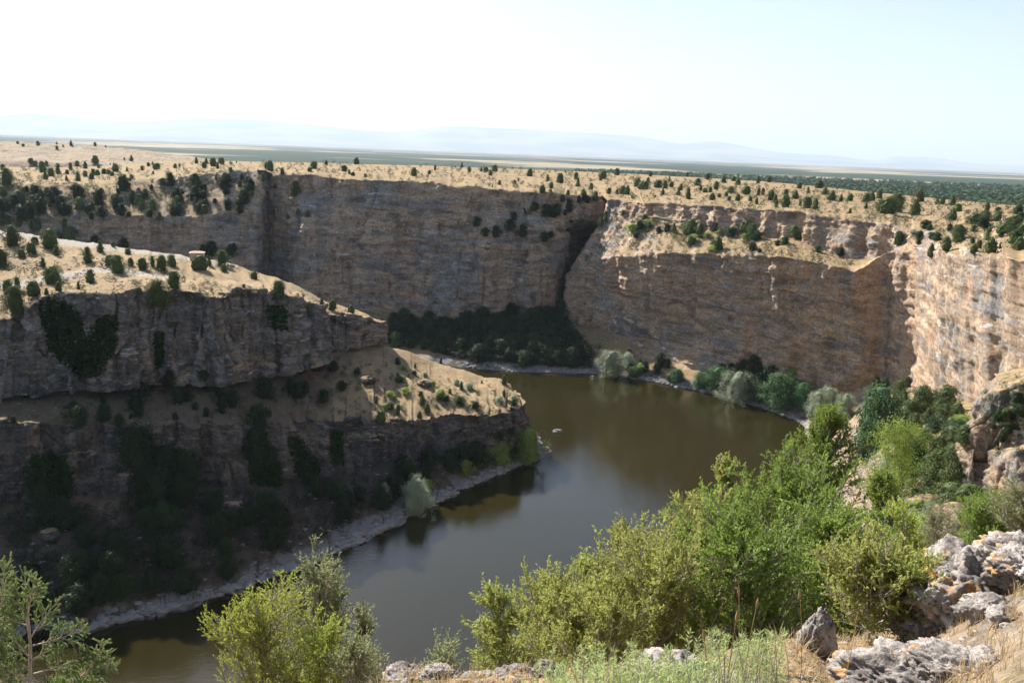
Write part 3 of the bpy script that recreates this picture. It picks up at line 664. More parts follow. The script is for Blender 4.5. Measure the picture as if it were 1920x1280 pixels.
# far left hill and plateau (measured on the enlarged photograph)
def z1(px, py):
    if py < 293: return 'on the distant left hill'
    if py < 332: return 'on far golden plateau at left' if px < 330 else 'on far plateau left of dark gully'
    return 'on broken slope under far left rim' if px < 300 else 'on ledges beside the dark gully'
rowof([(15,415,30),(40,500,90),(100,270,15),(130,285,15),(215,280,25),(320,272,14),(320,298,18),(355,285,12),(400,280,28),(535,283,22),(595,290,12),(640,292,16),(705,295,16),(745,295,10),(815,300,12),(880,318,22),(945,318,24),(965,320,24),(1045,322,12),(1090,328,10),(1155,334,8),(1235,338,12),
(175,380,30),(200,395,30),(240,430,60),(262,390,25),(258,470,45),(288,450,45),(325,398,20),(328,440,50),(378,440,25),(398,415,40),(435,395,30),(480,408,38),(538,382,45,'round'),(555,405,20),(440,480,50),(375,478,30),(480,450,30),(515,468,35),(525,445,35),(550,445,30),(585,438,30),(610,440,25),(633,450,25),(650,425,45),(660,420,30),(620,385,10),(715,425,25),(800,418,25),(740,365,30),(700,360,15),(835,395,22),(860,388,20),(880,415,38),(893,412,35),(862,440,18),(985,405,25),(1010,398,20),(1105,380,35),(1150,405,35),(1162,382,35),(1200,395,50),(1240,380,35),(1225,408,35),(1250,385,40),(1300,382,12),(1330,378,12),(1298,425,25),(1520,420,60),(1500,410,40),(1588,440,38),(1660,372,25),(1765,410,45),(1742,425,25),(1835,388,28),(1892,368,25),
(130,540,20),(185,540,40),(225,575,50),(240,580,35),(105,610,75),(215,640,50),(280,625,35),(305,590,20),(450,570,60,'round'),(450,640,70),(520,640,50),(205,760,70),(365,740,50),(15,560,50),(740,470,30),(700,480,40),(720,520,40),(780,610,60),(820,570,50),(915,500,40),(960,490,40),(800,640,60),(860,640,60),(900,700,50),(1000,620,60),(985,660,80,'oval'),(1105,520,70),(1100,620,50),(1130,655,60),(1150,660,50),(1215,470,30),(1250,495,30),(1290,470,35),(1350,510,40),(1395,530,35),(1415,560,30),(1480,480,50),(1515,470,30),(1550,520,30),(1660,560,90,'column'),(1540,665,35),(1620,690,30),(1680,670,40),(1730,680,40)], 0, 180, 3, z1)
def z2(px, py):
    if py > 385: return 'on lit nose right of the cleft'
    if px > 985 and py > 330 and px < 1120: return 'in the hollow above the cleft'
    if px < 960: return 'on golden plateau above shaded wall'
    return 'on golden plateau behind the cleft'
rowof([(85,385,40),(118,372,16),(185,382,34),(18,425,38),(45,440,28),(65,450,25),(135,455,20),(390,384,30),(450,386,36),(408,450,52,'round'),(335,382,10),(527,418,32),(495,440,25),(555,390,28),(597,394,36),(678,403,30),(672,413,14),(720,428,32),(787,425,28),(812,427,32),(766,390,22),(862,425,42),(838,448,36),(890,500,28),(850,515,18),(920,414,10),(1008,402,16),(1060,452,48,'round'),(1160,480,40),(1230,490,60,'oval'),(975,495,25),(995,478,18),(1130,407,10),(1160,408,16),(1205,412,8),(1243,418,12),(1260,432,14),(1317,416,20),(1360,420,18),(1397,418,26),(1435,418,18),(1320,470,45),(1330,510,55),(1470,465,50),(1458,475,35),(1497,422,24),(1520,430,26),(1550,445,42),(1600,430,44),(1640,428,24),(1670,434,22),(1705,436,22),(1738,452,32),(1790,440,32),(1853,445,28),(1180,520,40),(1175,555,35),(1130,545,50),(1275,555,30),(1360,555,35),(1405,525,40),(1430,590,60),(1505,550,38),(1550,552,30),(1580,550,50),(1607,555,55),(1665,510,55),(1690,525,50),(1710,525,50),(1725,485,30),(1780,515,48),(1820,520,50),(1855,512,32),(1845,480,30),(1807,557,40),(1895,558,50),(1910,530,40),(1635,575,20),(1765,570,15),(1485,700,60),(1460,730,50),(1583,670,30),(1703,705,45),(1730,745,40),(1870,770,60)], 640, 180, 3, z2)
def z3(px, py):
    if py > 425 and px < 1660: return 'on the ledge across right wall'
    if px > 1660 and py > 385: return 'on the slope above the sunlit wall'
    if py < 353 and px < 1700: return 'along the back of right plateau'
    if px > 1700: return 'at right end of golden plateau'
    return 'on the plateau above right wall'
rowof([(25,455,28),(55,455,20),(105,452,20),(85,505,45),(140,470,38),(230,490,45),(240,455,22),(285,478,30),(330,470,22),(310,500,38),(395,476,32),(423,492,48,'column'),(485,485,38),(450,478,22),(532,485,20),(578,490,22),(605,490,20),(30,578,65,'cone'),(100,533,36),(125,542,28),(165,585,42),(187,527,50),(270,545,40),(155,540,30),(205,570,25),(245,565,30),(260,590,30),(310,590,42),(358,553,50),(380,592,32),(415,610,42),(425,560,45),(450,555,42),(495,585,60),(520,600,50),(525,628,45),(578,625,75,'oval'),(580,560,38),(632,578,50),(660,617,35),(655,520,36),(705,548,38),(738,543,14),(705,502,25),(733,503,30),(765,518,45),(780,495,22),(800,555,42),(835,585,55,'wide'),(850,512,25),(880,512,18),(915,520,34),(890,590,38),(940,590,42),(960,512,25),(978,530,34),(1010,515,28),(1038,530,36),(1090,530,30),(1030,597,52),(1060,590,52),(1105,577,52),(1160,535,40),(1180,540,40),(1240,542,36),(1205,540,25),(1305,545,44),(1330,595,75),(1345,595,50),(1345,560,35),(1380,555,30),(1415,555,25),(1430,608,30),(1460,610,44),(1517,615,54),(1485,558,46),(1535,560,36),(1560,565,30),(1590,575,56),(1637,570,28),(1690,578,36),(1775,600,92,'round'),(1890,588,46),(1890,635,34),(700,630,65),(745,640,70),(1030,635,35),(1110,650,65),(1150,660,95,'wide'),(1200,650,100,'oval'),(1305,670,85,'oval'),(1545,650,45),(1515,700,60),(1710,655,55),(1765,705,55),(1700,745,95),(1690,700,50),(1800,775,60),(1865,775,100,'oval'),(1900,785,60),(1850,830,62),(1710,810,58),(1725,765,30),(1730,882,85),(1635,885,55),(1890,865,70),(1665,855,45),(1785,860,35),(1210,835,75,'oval'),(1550,820,95,'round'),(1480,870,80),(1395,905,75),(940,660,30),(40,780,95,'wide'),(95,790,80,'round'),(45,845,65),(190,865,80),(350,780,85),(390,800,90),(625,790,65),(650,805,40)], 1280, 180, 3, z3)
def z6(px, py):
    if py > 540: return 'at the rim of near spur'
    if py < 470 and px < 160: return 'along the pale crest of near spur'
    return 'on top of the near spur'
rowof([(95,320,145,'oval'),(60,160,70),(10,480,130,'oval'),(240,385,85,'round'),(165,410,60),(262,305,50),(375,340,140,'round'),(520,280,100,'wide'),(425,395,75),(325,485,70,'cone'),(395,600,125,'wide'),(660,450,120,'cone'),(755,370,85),(850,330,40),(960,385,45,'wide'),(680,600,100,'oval'),(590,650,55),(440,660,70),(350,690,50),(255,700,115,'round'),(130,620,60),(60,680,100),(125,820,190,'oval'),(820,470,80),(885,530,140,'oval'),(980,470,60),(1070,500,90),(1145,480,85),(1215,510,120,'oval'),(1290,475,90,'round'),(1305,635,130,'oval'),(1180,770,200,'oval'),(1045,690,60),(1110,740,50),(1500,500,110,'wide'),(1570,470,70),(1665,470,120,'oval'),(1680,515,60),(1830,640,35),(1905,570,60),(240,200,60),(290,210,80,'column'),(150,180,70),(15,170,90),(2090,720,150,'oval')], 0, 380, 4, z6, 'junipers scattered on the near spur')
def z5(px, py): return 'on the golden terrace of near spur' if py > 650 else 'at the pointed end of near spur'
rowof([(555,465,60,'cone'),(915,508,50,'cone'),(1155,480,60,'cone'),(1155,550,45),(695,595,65,'cone'),(722,640,60,'oval'),(558,650,65,'column'),(437,585,45,'column'),(465,695,75,'round'),(800,365,40),(545,275,100,'oval'),(1030,475,20),(620,440,25),(655,390,30),(850,530,30),(920,605,35),(680,670,45),(790,570,45,'wide'),(295,80,50),(190,60,60),(60,80,70),(130,30,40)], 560, 560, 3, z5, 'junipers scattered on the near spur')
print('junipers', len(REG), time.time()-T0)
# ------------------------------------------------------------------ river bank trees
def bank(lst, ox, oy, s, group):
    for x, y, h, tk, w, label in lst:
        o = plant(ox+x/s, oy+y/s, h/s, tk, '', group, 'tree', 'tree', tree=tk, width=w, name={'willow': 'willow', 'green': 'broadleaf_tree', 'bright': 'bank_tree', 'dark': 'dark_shrub', 'poplar': 'poplar', 'shadegreen': 'bank_shrub'}[tk])
        if o is None: print('no ground', label); continue
        REG.pop(); tag(o, label, {'willow': 'willow', 'poplar': 'tree', 'dark': 'shrub'}.get(tk, 'tree'), group)
g1 = 'trees along the near spur shore'
bank([(1135, 925, 130, 'bright', 1.15, 'bright green bank tree left of the leaning one at spur tip'),
 (1290, 905, 185, 'bright', .95, 'tallest bright green tree leaning over the tip of the spur shore'),
 (935, 990, 88, 'bright', .9, 'small light green bush below the middle of the terrace cliff'),
 (1025, 955, 36, 'bright', 1.2, 'tiny light green bush just left of the pale tip shore'),
 (660, 1205, 205, 'willow', .9, 'large pale willow on the grey shore of the near spur'),
 (725, 1075, 62, 'bright', .9, 'small green bush directly behind the large pale shore willow'),
 (485, 1125, 95, 'willow', .6, 'slim pale willow in shade left of the large shore willow')], 560, 560, 3, g1)
g2 = 'trees along the far river bank'
bank([(1755, 440, 150, 'willow', 1.05, 'pale round willow standing alone in the middle of far bank'),
 (1685, 275, 38, 'willow', 1.3, 'little pale bush uphill left of the lone round willow'),
 (1850, 385, 85, 'willow', 1.0, 'pale willow touching the right side of the lone round willow'),
 (1885, 440, 60, 'green', 1.3, 'low green bush right of the lone round willow')], 560, 560, 3, g2)
bank([(60, 355, 45, 'bright', 1.3, 'low yellowish bush on the stony bank between willow and round green trees'),
 (230, 402, 60, 'green', 1.2, 'first small green tree above the sunlit stony far bank'),
 (350, 432, 72, 'green', 1.1, 'second green tree above the stony bank, left of the double one'),
 (425, 437, 105, 'green', .95, 'taller green tree touching the big pale willow on its left'),
 (500, 390, 62, 'green', 1.0, 'green tree peeping over the big pale willow from behind'),
 (525, 505, 150, 'willow', 1.1, 'big pale willow between green trees on the far bank'),
 (625, 495, 95, 'green', .9, 'green tree filling the gap between big willow and dome-shaped tree'),
 (665, 415, 60, 'dark', .9, 'dark pointed tree behind the gap right of the big willow'),
 (735, 520, 150, 'green', 1.1, 'large dome-shaped dark green tree at the waters edge'),
 (840, 530, 120, 'green', .85, 'grey green tree right of the dome-shaped one'),
 (905, 590, 135, 'willow', .8, 'pale willow behind the top of the central juniper'),
 (965, 550, 115, 'willow', .9, 'pale willow just right of the one behind the juniper top'),
 (1045, 575, 110, 'willow', .8, 'rightmost pale willow on the far bank'),
 (790, 385, 45, 'bright', 1.2, 'small yellow green bush above the dome-shaped tree'),
 (345, 470, 10, 'green', 1.0, 'tiny bush at the water line below the double green tree'),
 ], 1180, 560, 2.595, g2)
g3 = 'trees on the right slope under the sunlit wall'
bank([(1190, 740, 300, 'green', .62, 'tall fresh green tree behind and right of the central juniper top'),
 (1280, 985, 370, 'poplar', .72, 'tallest yellow green poplar on the slope beside the central juniper'),
 (1370, 880, 190, 'shadegreen', .8, 'rounded green tree against the right flank of the yellow poplar')], 1180, 560, 2.595, g3)
rs = [(1200,455,70,'column'),(1250,430,40,'oval'),(1310,470,70,'round'),(1415,560,130,'oval'),(1365,590,90,'round'),(1385,640,80,'oval'),(1450,610,75,'cone'),(1530,560,125,'round'),(1525,610,90,'oval'),(1500,530,60,'round'),(1590,580,70,'wide'),(1560,725,100,'wide'),(1620,700,80,'round'),(1500,790,110,'oval'),(1490,945,200,'oval'),(1590,890,160,'oval'),(1560,800,90,'round'),(1530,860,90,'oval'),(1400,1010,60,'round'),(1490,1025,60,'round'),(1440,965,50,'wide'),(1560,1010,110,'wide'),(1640,1040,130,'wide'),(1350,430,50,'round'),(1290,560,60,'oval'),(1330,520,70,'oval'),(1470,700,60,'cone'),(1600,650,50,'round'),(1840,560,26,'wide'),(1890,480,24,'round'),(1800,700,34,'round'),(1440,700,70,'round'),(1410,780,80,'oval'),(1380,700,70,'wide'),(1340,610,60,'oval'),(1560,640,60,'wide'),(1460,860,60,'oval'),(1300,600,60,'round')]
def zr(px, py): return 'on the rock outcrop' if px > 1815 and py < 900 else ('on right slope near sunlit wall' if py < 800 else 'on right slope beside the outcrop')
for x, y, h, k in rs:
    px, py = 1180+x/2.595, 560+y/2.595
    plant(px, py, h/2.595, k, zr(px, py), 'junipers on the right slope', 'juniper', 'juniper', tier='mid')

# ------------------------------------------------------------------ shaded thickets
def inpoly(x, y, P):
    c = False; n = len(P)
    for i in range(n):
        x1, y1 = P[i]; x2, y2 = P[(i+1) % n]
        if (y1 > y) != (y2 > y) and x < (x2-x1)*(y-y1)/(y2-y1)+x1: c = not c
    return c
def thicket(poly, n, hlo, hhi, zone, group, kinds, seed, only=None, wide=1.0, noun='shrub', keep=lambda q, nn: True):
    r = random.Random(seed); xs = [p[0] for p in poly]; ys = [p[1] for p in poly]; k = 0; t = 0; pts = []
    while k < n and t < n*60:
        t += 1; x = r.uniform(min(xs), max(xs)); y = r.uniform(min(ys), max(ys))
        if not inpoly(x, y, poly): continue
        h = r.uniform(hlo, hhi)
        if any((x-a)**2+((y-b)*1.6)**2 < (.30*(h+c))**2 for a, b, c in pts): continue
        q = hit(x, y, only)
        if q is None or not keep(q[0], q[1]): continue
        tk = r.choice(kinds); st = random.getstate(); random.seed(int(x*31+y*17))
        o = plant(x, y, h, tk, zone, group, noun, 'shrub', tree=tk, width=r.uniform(.85, 1.3)*wide, name={'dark': 'shade_shrub', 'shadegreen': 'green_shrub'}.get(tk, 'shrub'), only=only)
        random.setstate(st)
        if o: k += 1; pts.append((x, y, h)); REG[-1][1] = {'dark': 'dark', 'shadegreen': 'green', 'willow': 'pale', 'bright': 'light green', 'green': 'green'}[tk]
thicket([(0, 1060), (150, 1000), (330, 1000), (520, 990), (560, 1030), (430, 1085), (300, 1120), (150, 1160), (0, 1180)], 20, 28, 58, 'in dense thicket above spur shore', 'shaded shrubs below the spur', ['dark', 'dark', 'shadegreen'], 1)
thicket([(0, 960), (250, 930), (520, 920), (600, 960), (560, 1000), (330, 1000), (0, 1050)], 11, 22, 50, 'on shaded talus under spur cliff', 'shaded shrubs below the spur', ['dark', 'dark', 'dark', 'shadegreen'], 2)
thicket([(240, 870), (370, 880), (360, 960), (240, 960)], 6, 45, 75, 'in dark clump against spur cliff', 'shaded shrubs below the spur', ['dark'], 3)
thicket([(560, 910), (700, 885), (900, 850), (960, 830), (950, 850), (830, 905), (700, 960), (620, 990)], 18, 20, 45, 'under the terrace cliff', 'shaded shrubs below the spur', ['dark', 'dark', 'shadegreen'], 4)
thicket([(0, 735), (560, 700), (700, 650), (700, 690), (620, 760), (300, 800), (0, 800)], 34, 9, 36, 'on shaded terrace of near spur', 'shaded shrubs on the spur terrace', ['dark'], 5)
thicket([(470, 790), (510, 790), (520, 880), (480, 890)], 4, 26, 46, 'in the gully of spur cliff', 'shaded shrubs below the spur', ['dark'], 6)
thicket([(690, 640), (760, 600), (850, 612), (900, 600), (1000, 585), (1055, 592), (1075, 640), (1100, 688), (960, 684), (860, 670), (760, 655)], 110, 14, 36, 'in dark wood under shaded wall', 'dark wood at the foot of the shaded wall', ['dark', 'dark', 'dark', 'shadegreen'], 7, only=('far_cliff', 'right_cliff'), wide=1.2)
thicket([(860, 420), (1080, 395), (1100, 450), (900, 470)], 15, 10, 24, 'on dark ledge left of cleft', 'shrubs on the shaded far wall', ['dark'], 8, only=('far_cliff',))
thicket([(960, 395), (1100, 370), (1110, 410), (980, 415)], 9, 10, 22, 'below the rim beside the cleft', 'shrubs on the shaded far wall', ['dark'], 18, only=('far_cliff',))
thicket([(0, 360), (300, 350), (470, 335), (480, 400), (300, 410), (0, 415)], 60, 8, 26, 'on broken far left slope', 'shrubs on the far left slope', ['dark', 'dark', 'dark'], 9, only=('far_cliff',))
thicket([(80, 470), (440, 470), (450, 490), (300, 478), (80, 440)], 8, 14, 26, 'at foot of far left wall', 'shrubs on the far left slope', ['dark'], 10, only=('far_cliff',))
thicket([(1340, 705), (1400, 690), (1430, 700), (1500, 740), (1440, 742), (1350, 728)], 12, 22, 40, 'in shade behind far bank trees', 'shrubs behind the far bank trees', ['dark'], 11, only=('right_cliff',))
thicket([(1125, 655), (1300, 700), (1300, 720), (1190, 708)], 8, 12, 26, 'in shade on bare far bank', 'shrubs behind the far bank trees', ['dark'], 12, only=('right_cliff',))
thicket([(1600, 770), (1780, 740), (1810, 800), (1790, 930), (1700, 990), (1640, 980)], 60, 9, 26, 'on sunlit slope by the outcrop', 'low shrubs on the right slope', ['shadegreen', 'bright', 'willow', 'dark'], 13, only=('near_slope', 'right_cliff'), wide=1.3)
thicket([(1700, 400), (1920, 400), (1920, 470), (1720, 462)], 22, 8, 18, 'on stony slope above sunlit wall', 'low shrubs above the sunlit wall', ['dark', 'shadegreen'], 14, only=('right_cliff',), wide=1.3)
thicket([(1140, 410), (1330, 430), (1500, 455), (1600, 480), (1500, 478), (1200, 465)], 22, 7, 17, 'on the ledge of right wall', 'low shrubs on the right wall ledge', ['shadegreen', 'dark', 'bright'], 15, only=('right_cliff',), wide=1.3)
thicket([(740, 665), (960, 740), (975, 765), (720, 785)], 26, 6, 14, 'on the lit terrace grass', 'low shrubs on the lit terrace', ['shadegreen', 'bright', 'willow'], 16, only=('spur_terrace',), wide=1.5)
thicket([(1855, 760), (1920, 735), (1920, 820), (1865, 830)], 10, 8, 18, 'crowding the outcrop top', 'shrubs on the outcrop', ['dark', 'shadegreen'], 17, only=('rock_outcrop',), wide=1.3)
thicket([(1640, 990), (1900, 960), (1900, 1020), (1700, 1050)], 12, 22, 46, 'just beyond the foreground rocks', 'low shrubs on the right slope', ['willow', 'shadegreen', 'bright'], 19, only=('near_slope',), wide=1.5)
flush_labels()

# ------------------------------------------------------------------ ivy sheets hanging on the spur cliff
def ivy(poly, n, label, seed, lsize=.42, mat=None, grp='ivy hanging on the spur cliff', depth=.8):
    r = np.random.default_rng(seed); xs = [p[0] for p in poly]; ys = [p[1] for p in poly]; C = []; D = []
    k = 0
    while len(C) < n and k < n*6:
        k += 1; x = r.uniform(min(xs), max(xs)); y = r.uniform(min(ys), max(ys))
        if not inpoly(x+r.normal()*4, y+r.normal()*4, poly): continue
        h = hit(x, y)
        if h is None or h[2] > 400: continue
        q, nn = np.array(h[0]), np.array(h[1])
        if nn@(CAM-q) < 0: nn = -nn
        cl = .5+.5*math.sin(q[0]*.9+q[2]*1.3)*math.sin(q[2]*.7-q[0]*.4)
        C.append(q+nn*r.uniform(.1, depth)*(.4+cl)); D.append(nn*.5+np.array([0, 0, -.6])+r.normal(size=3)*.5)
    C = np.array(C); D = norm(np.array(D)); c0 = C.mean(0); c0[2] = C[:, 2].min()
    L = lsize*r.uniform(.6, 1.3, len(C))
    tint = np.clip(.5+.5*fbm(C/1.6, 3, seed)+r.uniform(-.2, .2, len(C)), 0, 1)
    me = leaf_mesh('ivy', C-c0, D, L, L*.65, tint, mat or L_ivy, r)
    o = link('ivy', me, loc=c0); tag(o, label, 'ivy', grp); return o
ivy([(75, 585), (95, 562), (130, 575), (150, 590), (160, 640), (195, 590), (222, 600), (215, 650), (190, 690), (180, 708), (150, 705), (120, 675), (95, 655), (88, 620)], 9000, 'huge dark green ivy sheet spreading over upper spur cliff', 1)
ivy([(58, 860), (80, 850), (115, 858), (135, 895), (130, 930), (100, 940), (68, 928), (54, 890)], 4200, 'rounded dark ivy mound on the lower spur cliff', 2, depth=1.6)
ivy([(290, 630), (303, 620), (307, 690), (290, 688)], 900, 'narrow ivy strip in a crack of the upper spur cliff', 3)
ivy([(285, 850), (340, 838), (350, 870), (345, 950), (290, 960), (275, 900)], 3000, 'dull green ivy behind the dark clump of lower cliff shrubs', 4, depth=1.2)
ivy([(465, 860), (490, 800), (510, 850), (530, 890), (528, 915), (470, 905)], 2600, 'ivy curtain spilling down the gully of the lower spur cliff', 5, depth=1.2)
ivy([(540, 815), (565, 830), (600, 880), (585, 905), (555, 880)], 1600, 'olive ivy streak left of the pale terrace cliff', 6)
ivy([(620, 812), (642, 808), (643, 870), (625, 868)], 1000, 'small upright ivy strip on the terrace cliff', 7)
ivy([(500, 570), (535, 572), (540, 620), (505, 610)], 900, 'dark ivy patch under the rim near the pointed spur end', 8)

# ------------------------------------------------------------------ distant pine wood on the plain (one uncountable mass)
def scatter_mass(name, P, S, base, mat, kind_='stuff', seed=1):
    r = np.random.default_rng(seed)
    V0 = np.zeros(len(base.vertices)*3, np.float32); base.vertices.foreach_get('co', V0); V0 = V0.reshape(-1, 3)
    n = len(P); a = r.uniform(0, 6.28, n); ca, sa = np.cos(a), np.sin(a)
    X = V0[None, :, 0]*ca[:, None]-V0[None, :, 1]*sa[:, None]; Y = V0[None, :, 0]*sa[:, None]+V0[None, :, 1]*ca[:, None]
    V = np.stack([X, Y, np.broadcast_to(V0[None, :, 2], X.shape)], -1)*S[:, None, None]+P[:, None]
    nq = len(V0)//4
    tint = np.repeat(np.clip(r.uniform(0, 1, n), 0, 1), nq*4)
    me = mesh_np(name, V.reshape(-1, 3), quads(n*nq), [mat], attrs={'tint': tint})
    o = link(name, me); tag(o, kind=kind_); return o
tiny = crown('tiny_crown', 'round', 9, 34, .34, L_jun, 900, .2, .3, aspect=.7)
L_pine = leaf_mat('pine_wood_foliage', (.022, .042, .016), (.06, .095, .032), .1)
r = np.random.default_rng(4); P = []
while len(P) < 5200:
    px = r.uniform(1080, 2050); Y = 700+2600*r.uniform(0, 1)**1.5
    P.append(XZ(px, Y, 39.5))
P = np.array(P); S = r.uniform(8, 13, len(P))
oF = scatter_mass('pine_wood', P, S, tiny, L_pine, seed=5); oF['label'] = 'dark pine wood covering the plain beyond the golden plateau'; oF['category'] = 'wood'

# low scrub and weeds on slopes: ground cover
tuft = crown('tuft_crown', 'wide', 10, 70, .16, L_jun, 901, .3, .3, aspect=.4)
def cover(name, specs, mat, label, base=tuft, seed=3):
    r = np.random.default_rng(seed); P = []; S = []
    for poly, n, lo, hi, only in specs:
        xs = [p[0] for p in poly]; ys = [p[1] for p in poly]; k = 0; g = 0
        while k < n and g < n*20:
            g += 1; x = r.uniform(min(xs), max(xs)); y = r.uniform(min(ys), max(ys))
            if not inpoly(x, y, poly): continue
            h = hit(x, y, only)
            if h is None or abs(h[1].z) < .35: continue
            P.append(np.array(h[0])); S.append(r.uniform(lo, hi)*h[2]/F); k += 1
    P = np.array(P); S = np.array(S); P[:, 2] -= S*.1
    o = scatter_mass(name, P, S, base, mat, seed=seed); o['label'] = label; o['category'] = 'ground cover'; return o
L_scrub = leaf_mat('scrub_foliage', (.05, .06, .028), (.13, .135, .07), .15)
cover('scrub', [([(0, 320), (640, 300), (1130, 320), (1130, 372), (880, 350), (480, 325), (300, 400), (0, 410)], 700, 3, 7, ('far_cliff',)),
 ([(1130, 325), (1920, 385), (1920, 470), (1700, 455), (1500, 400), (1140, 372)], 800, 3, 7, ('right_cliff',)),
 ([(1140, 405), (1330, 430), (1600, 480), (1600, 500), (1200, 475), (1090, 500)], 260, 3, 8, ('right_cliff',)),
 ([(0, 440), (700, 600), (560, 550), (0, 590)], 260, 3, 9, ('spur_cliff',)),
 ([(600, 660), (960, 730), (970, 770), (0, 800), (0, 740)], 420, 3, 8, ('spur_terrace',)),
 ([(1560, 760), (1800, 740), (1800, 940), (1640, 1040), (1600, 900)], 500, 3, 11, ('near_slope', 'right_cliff')),
 ([(1640, 960), (1920, 930), (1920, 1030), (1700, 1060)], 300, 6, 18, ('near_slope',)),
 ([(1820, 740), (1920, 700), (1920, 860), (1830, 850)], 90, 3, 8, ('rock_outcrop',)),
 ], L_scrub, 'low grey green scrub speckled over the dry slopes and plateau')
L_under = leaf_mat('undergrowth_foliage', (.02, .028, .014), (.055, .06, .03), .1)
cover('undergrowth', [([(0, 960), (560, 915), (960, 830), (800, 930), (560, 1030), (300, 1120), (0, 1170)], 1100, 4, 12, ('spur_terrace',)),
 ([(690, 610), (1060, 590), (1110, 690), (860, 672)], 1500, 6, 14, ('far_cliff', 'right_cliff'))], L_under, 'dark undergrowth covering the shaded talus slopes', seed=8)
print('mid vegetation', time.time()-T0)
# ------------------------------------------------------------------ foreground trees: trunk, limbs, twigs and feathery sprays
def near_tree(name, X, Y, base_z, H, spread, seed, mat, n1=46, n2=11, n3=5, nl=15, leafL=.024, leafW=.0072, lean=(0, 0), prof='cone', label='', cat='juniper', group=None, elev=(15, 60), bark=None, sprayL=.11, bare=.0, trunk_r=.035):
    r = np.random.default_rng(seed); segs = []
    lx, ly = lean
    def tp(t): return np.array([lx*t**1.4+.04*math.sin(t*5+seed), ly*t**1.4+.04*math.cos(t*4+seed), H*t])
    ts = np.linspace(0, .97, 12); segs.append((np.array([tp(t) for t in ts])-np.array([0, 0, .15])*(ts[:, None] == 0), trunk_r*H/3*(1-ts*.93)+.004))
    SP = []; SD = []; SH = []
    for i in range(n1):
        t = .06+.92*((i+r.uniform(0, 1))/n1)
        if prof == 'cone': L = spread*(1.02-t)**.62*min(1, .55+t*2.2)
        elif prof == 'round': L = spread*math.sqrt(max(.03, 1-((t-.42)/.62)**2))
        else: L = spread*(.65+.35*math.sin(t*9+seed))*(1.05-t)**.4
        L *= r.uniform(.55, 1.15); az = i*2.4+r.uniform(-.5, .5); el = math.radians(r.uniform(*elev)+t*22)
        d = np.array([math.cos(az)*math.cos(el), math.sin(az)*math.cos(el), math.sin(el)]); p0 = tp(t*.92)
        bend = np.array([0, 0, r.uniform(.05, .35)*L]); wob = r.normal(size=3)*.07*L
        s = np.linspace(0, 1, 7)[:, None]; path = p0+d*L*s+bend*s**2+wob*np.sin(s*3.1)
        segs.append((path, (.010+.012*L)*(1-s[:, 0]*.85)*(.6+.4*H/4)))
        for j in range(n2):
            u = .18+.82*(j+r.uniform(0, 1))/n2; k = min(int(u*6), 5); f = u*6-k; q = path[k]*(1-f)+path[k+1]*f
            L2 = (.16+.30*L)*r.uniform(.5, 1.1)*(1.15-.5*u); d2 = d*.7+norm(rdir(1, r))[0]*.8+np.array([0, 0, .45]); d2 /= np.linalg.norm(d2)
            s2 = np.linspace(0, 1, 4)[:, None]; pt2 = q+d2*L2*s2+np.array([0, 0, .12*L2])*s2**2
            segs.append((pt2, (.0045+.004*L2)*(1-s2[:, 0]*.8)))
            if r.uniform() < bare: continue
            sh = r.uniform()
            for m in range(n3):
                v = .25+.75*(m+r.uniform(0, 1))/n3; kk = min(int(v*3), 2); ff = v*3-kk; c = pt2[kk]*(1-ff)+pt2[kk+1]*ff
                d3 = d2*.8+norm(rdir(1, r))[0]*.75+np.array([0, 0, .3]); d3 /= np.linalg.norm(d3)
                SP.append(c); SD.append(d3); SH.append(sh)
    SP = np.array(SP); SD = np.array(SD); SH = np.array(SH); n = len(SP); SL = sprayL*r.uniform(.6, 1.35, n)
    ids = np.repeat(np.arange(n), nl); w = r.uniform(0, 1, n*nl)
    per = norm(np.cross(SD[ids], rdir(n*nl, r)))
    C = SP[ids]+SD[ids]*(SL[ids]*w)[:, None]+per*(leafL*.55*(1.2-w))[:, None]
    D = norm(SD[ids]*1.0+per*.8+rdir(n*nl, r)*.25)
    Lh = leafL*r.uniform(.55, 1.2, n*nl); tint = np.clip(SH[ids]*.55+w*.25+r.uniform(0, .25, n*nl), 0, 1)
    root = link(name, None, loc=(X, Y, base_z)); root.empty_display_size = .2
    link('branches', tube_mesh('branches', segs, bark or M_bark2, 5), root)
    link('foliage', leaf_mesh('foliage', C, D, Lh, Lh*leafW/leafL, tint, mat, r), root)
    tag(root, label, cat, group)
    return root
def tree_at(pxb, Y, pxt, pyt, **kw):
    """trunk foot in image column pxb at distance Y, top seen at (pxt, pyt)"""
    z = 90.
    for _ in range(6):
        p = XZ(pxb, Y, z); g0 = ground(p[0], p[1]); z = g0 if g0 is not None else z
    tpt = W(pxt, pyt, Y); H = tpt[2]-z
    return near_tree(kw.pop('name', 'juniper_tree'), p[0], p[1], z, H, kw.pop('spread'), kw.pop('seed'), kw.pop('mat'), lean=(tpt[0]-p[0], 0), **kw)
G = 'junipers growing below the viewpoint'
tree_at(1500, 11.5, 1560, 742, spread=1.35, seed=1, mat=L_jun_green, n1=80, n2=12, n3=5, nl=14, prof='cone', label='tallest foreground juniper with bare reddish trunk showing through its middle', group=G, trunk_r=.05)
tree_at(1475, 10.0, 1465, 905, spread=1.25, seed=2, mat=L_jun_green, n1=54, n2=12, n3=5, nl=14, prof='round', label='broad deep green juniper with shaded hollows in front of the tallest one', group=G)
tree_at(1360, 11.0, 1345, 838, spread=1.0, seed=3, mat=L_jun_near, n1=56, n2=11, n3=5, nl=12, prof='cone', bare=.12, label='yellow tipped juniper left of the tallest one, its peak over the brown water', group=G)
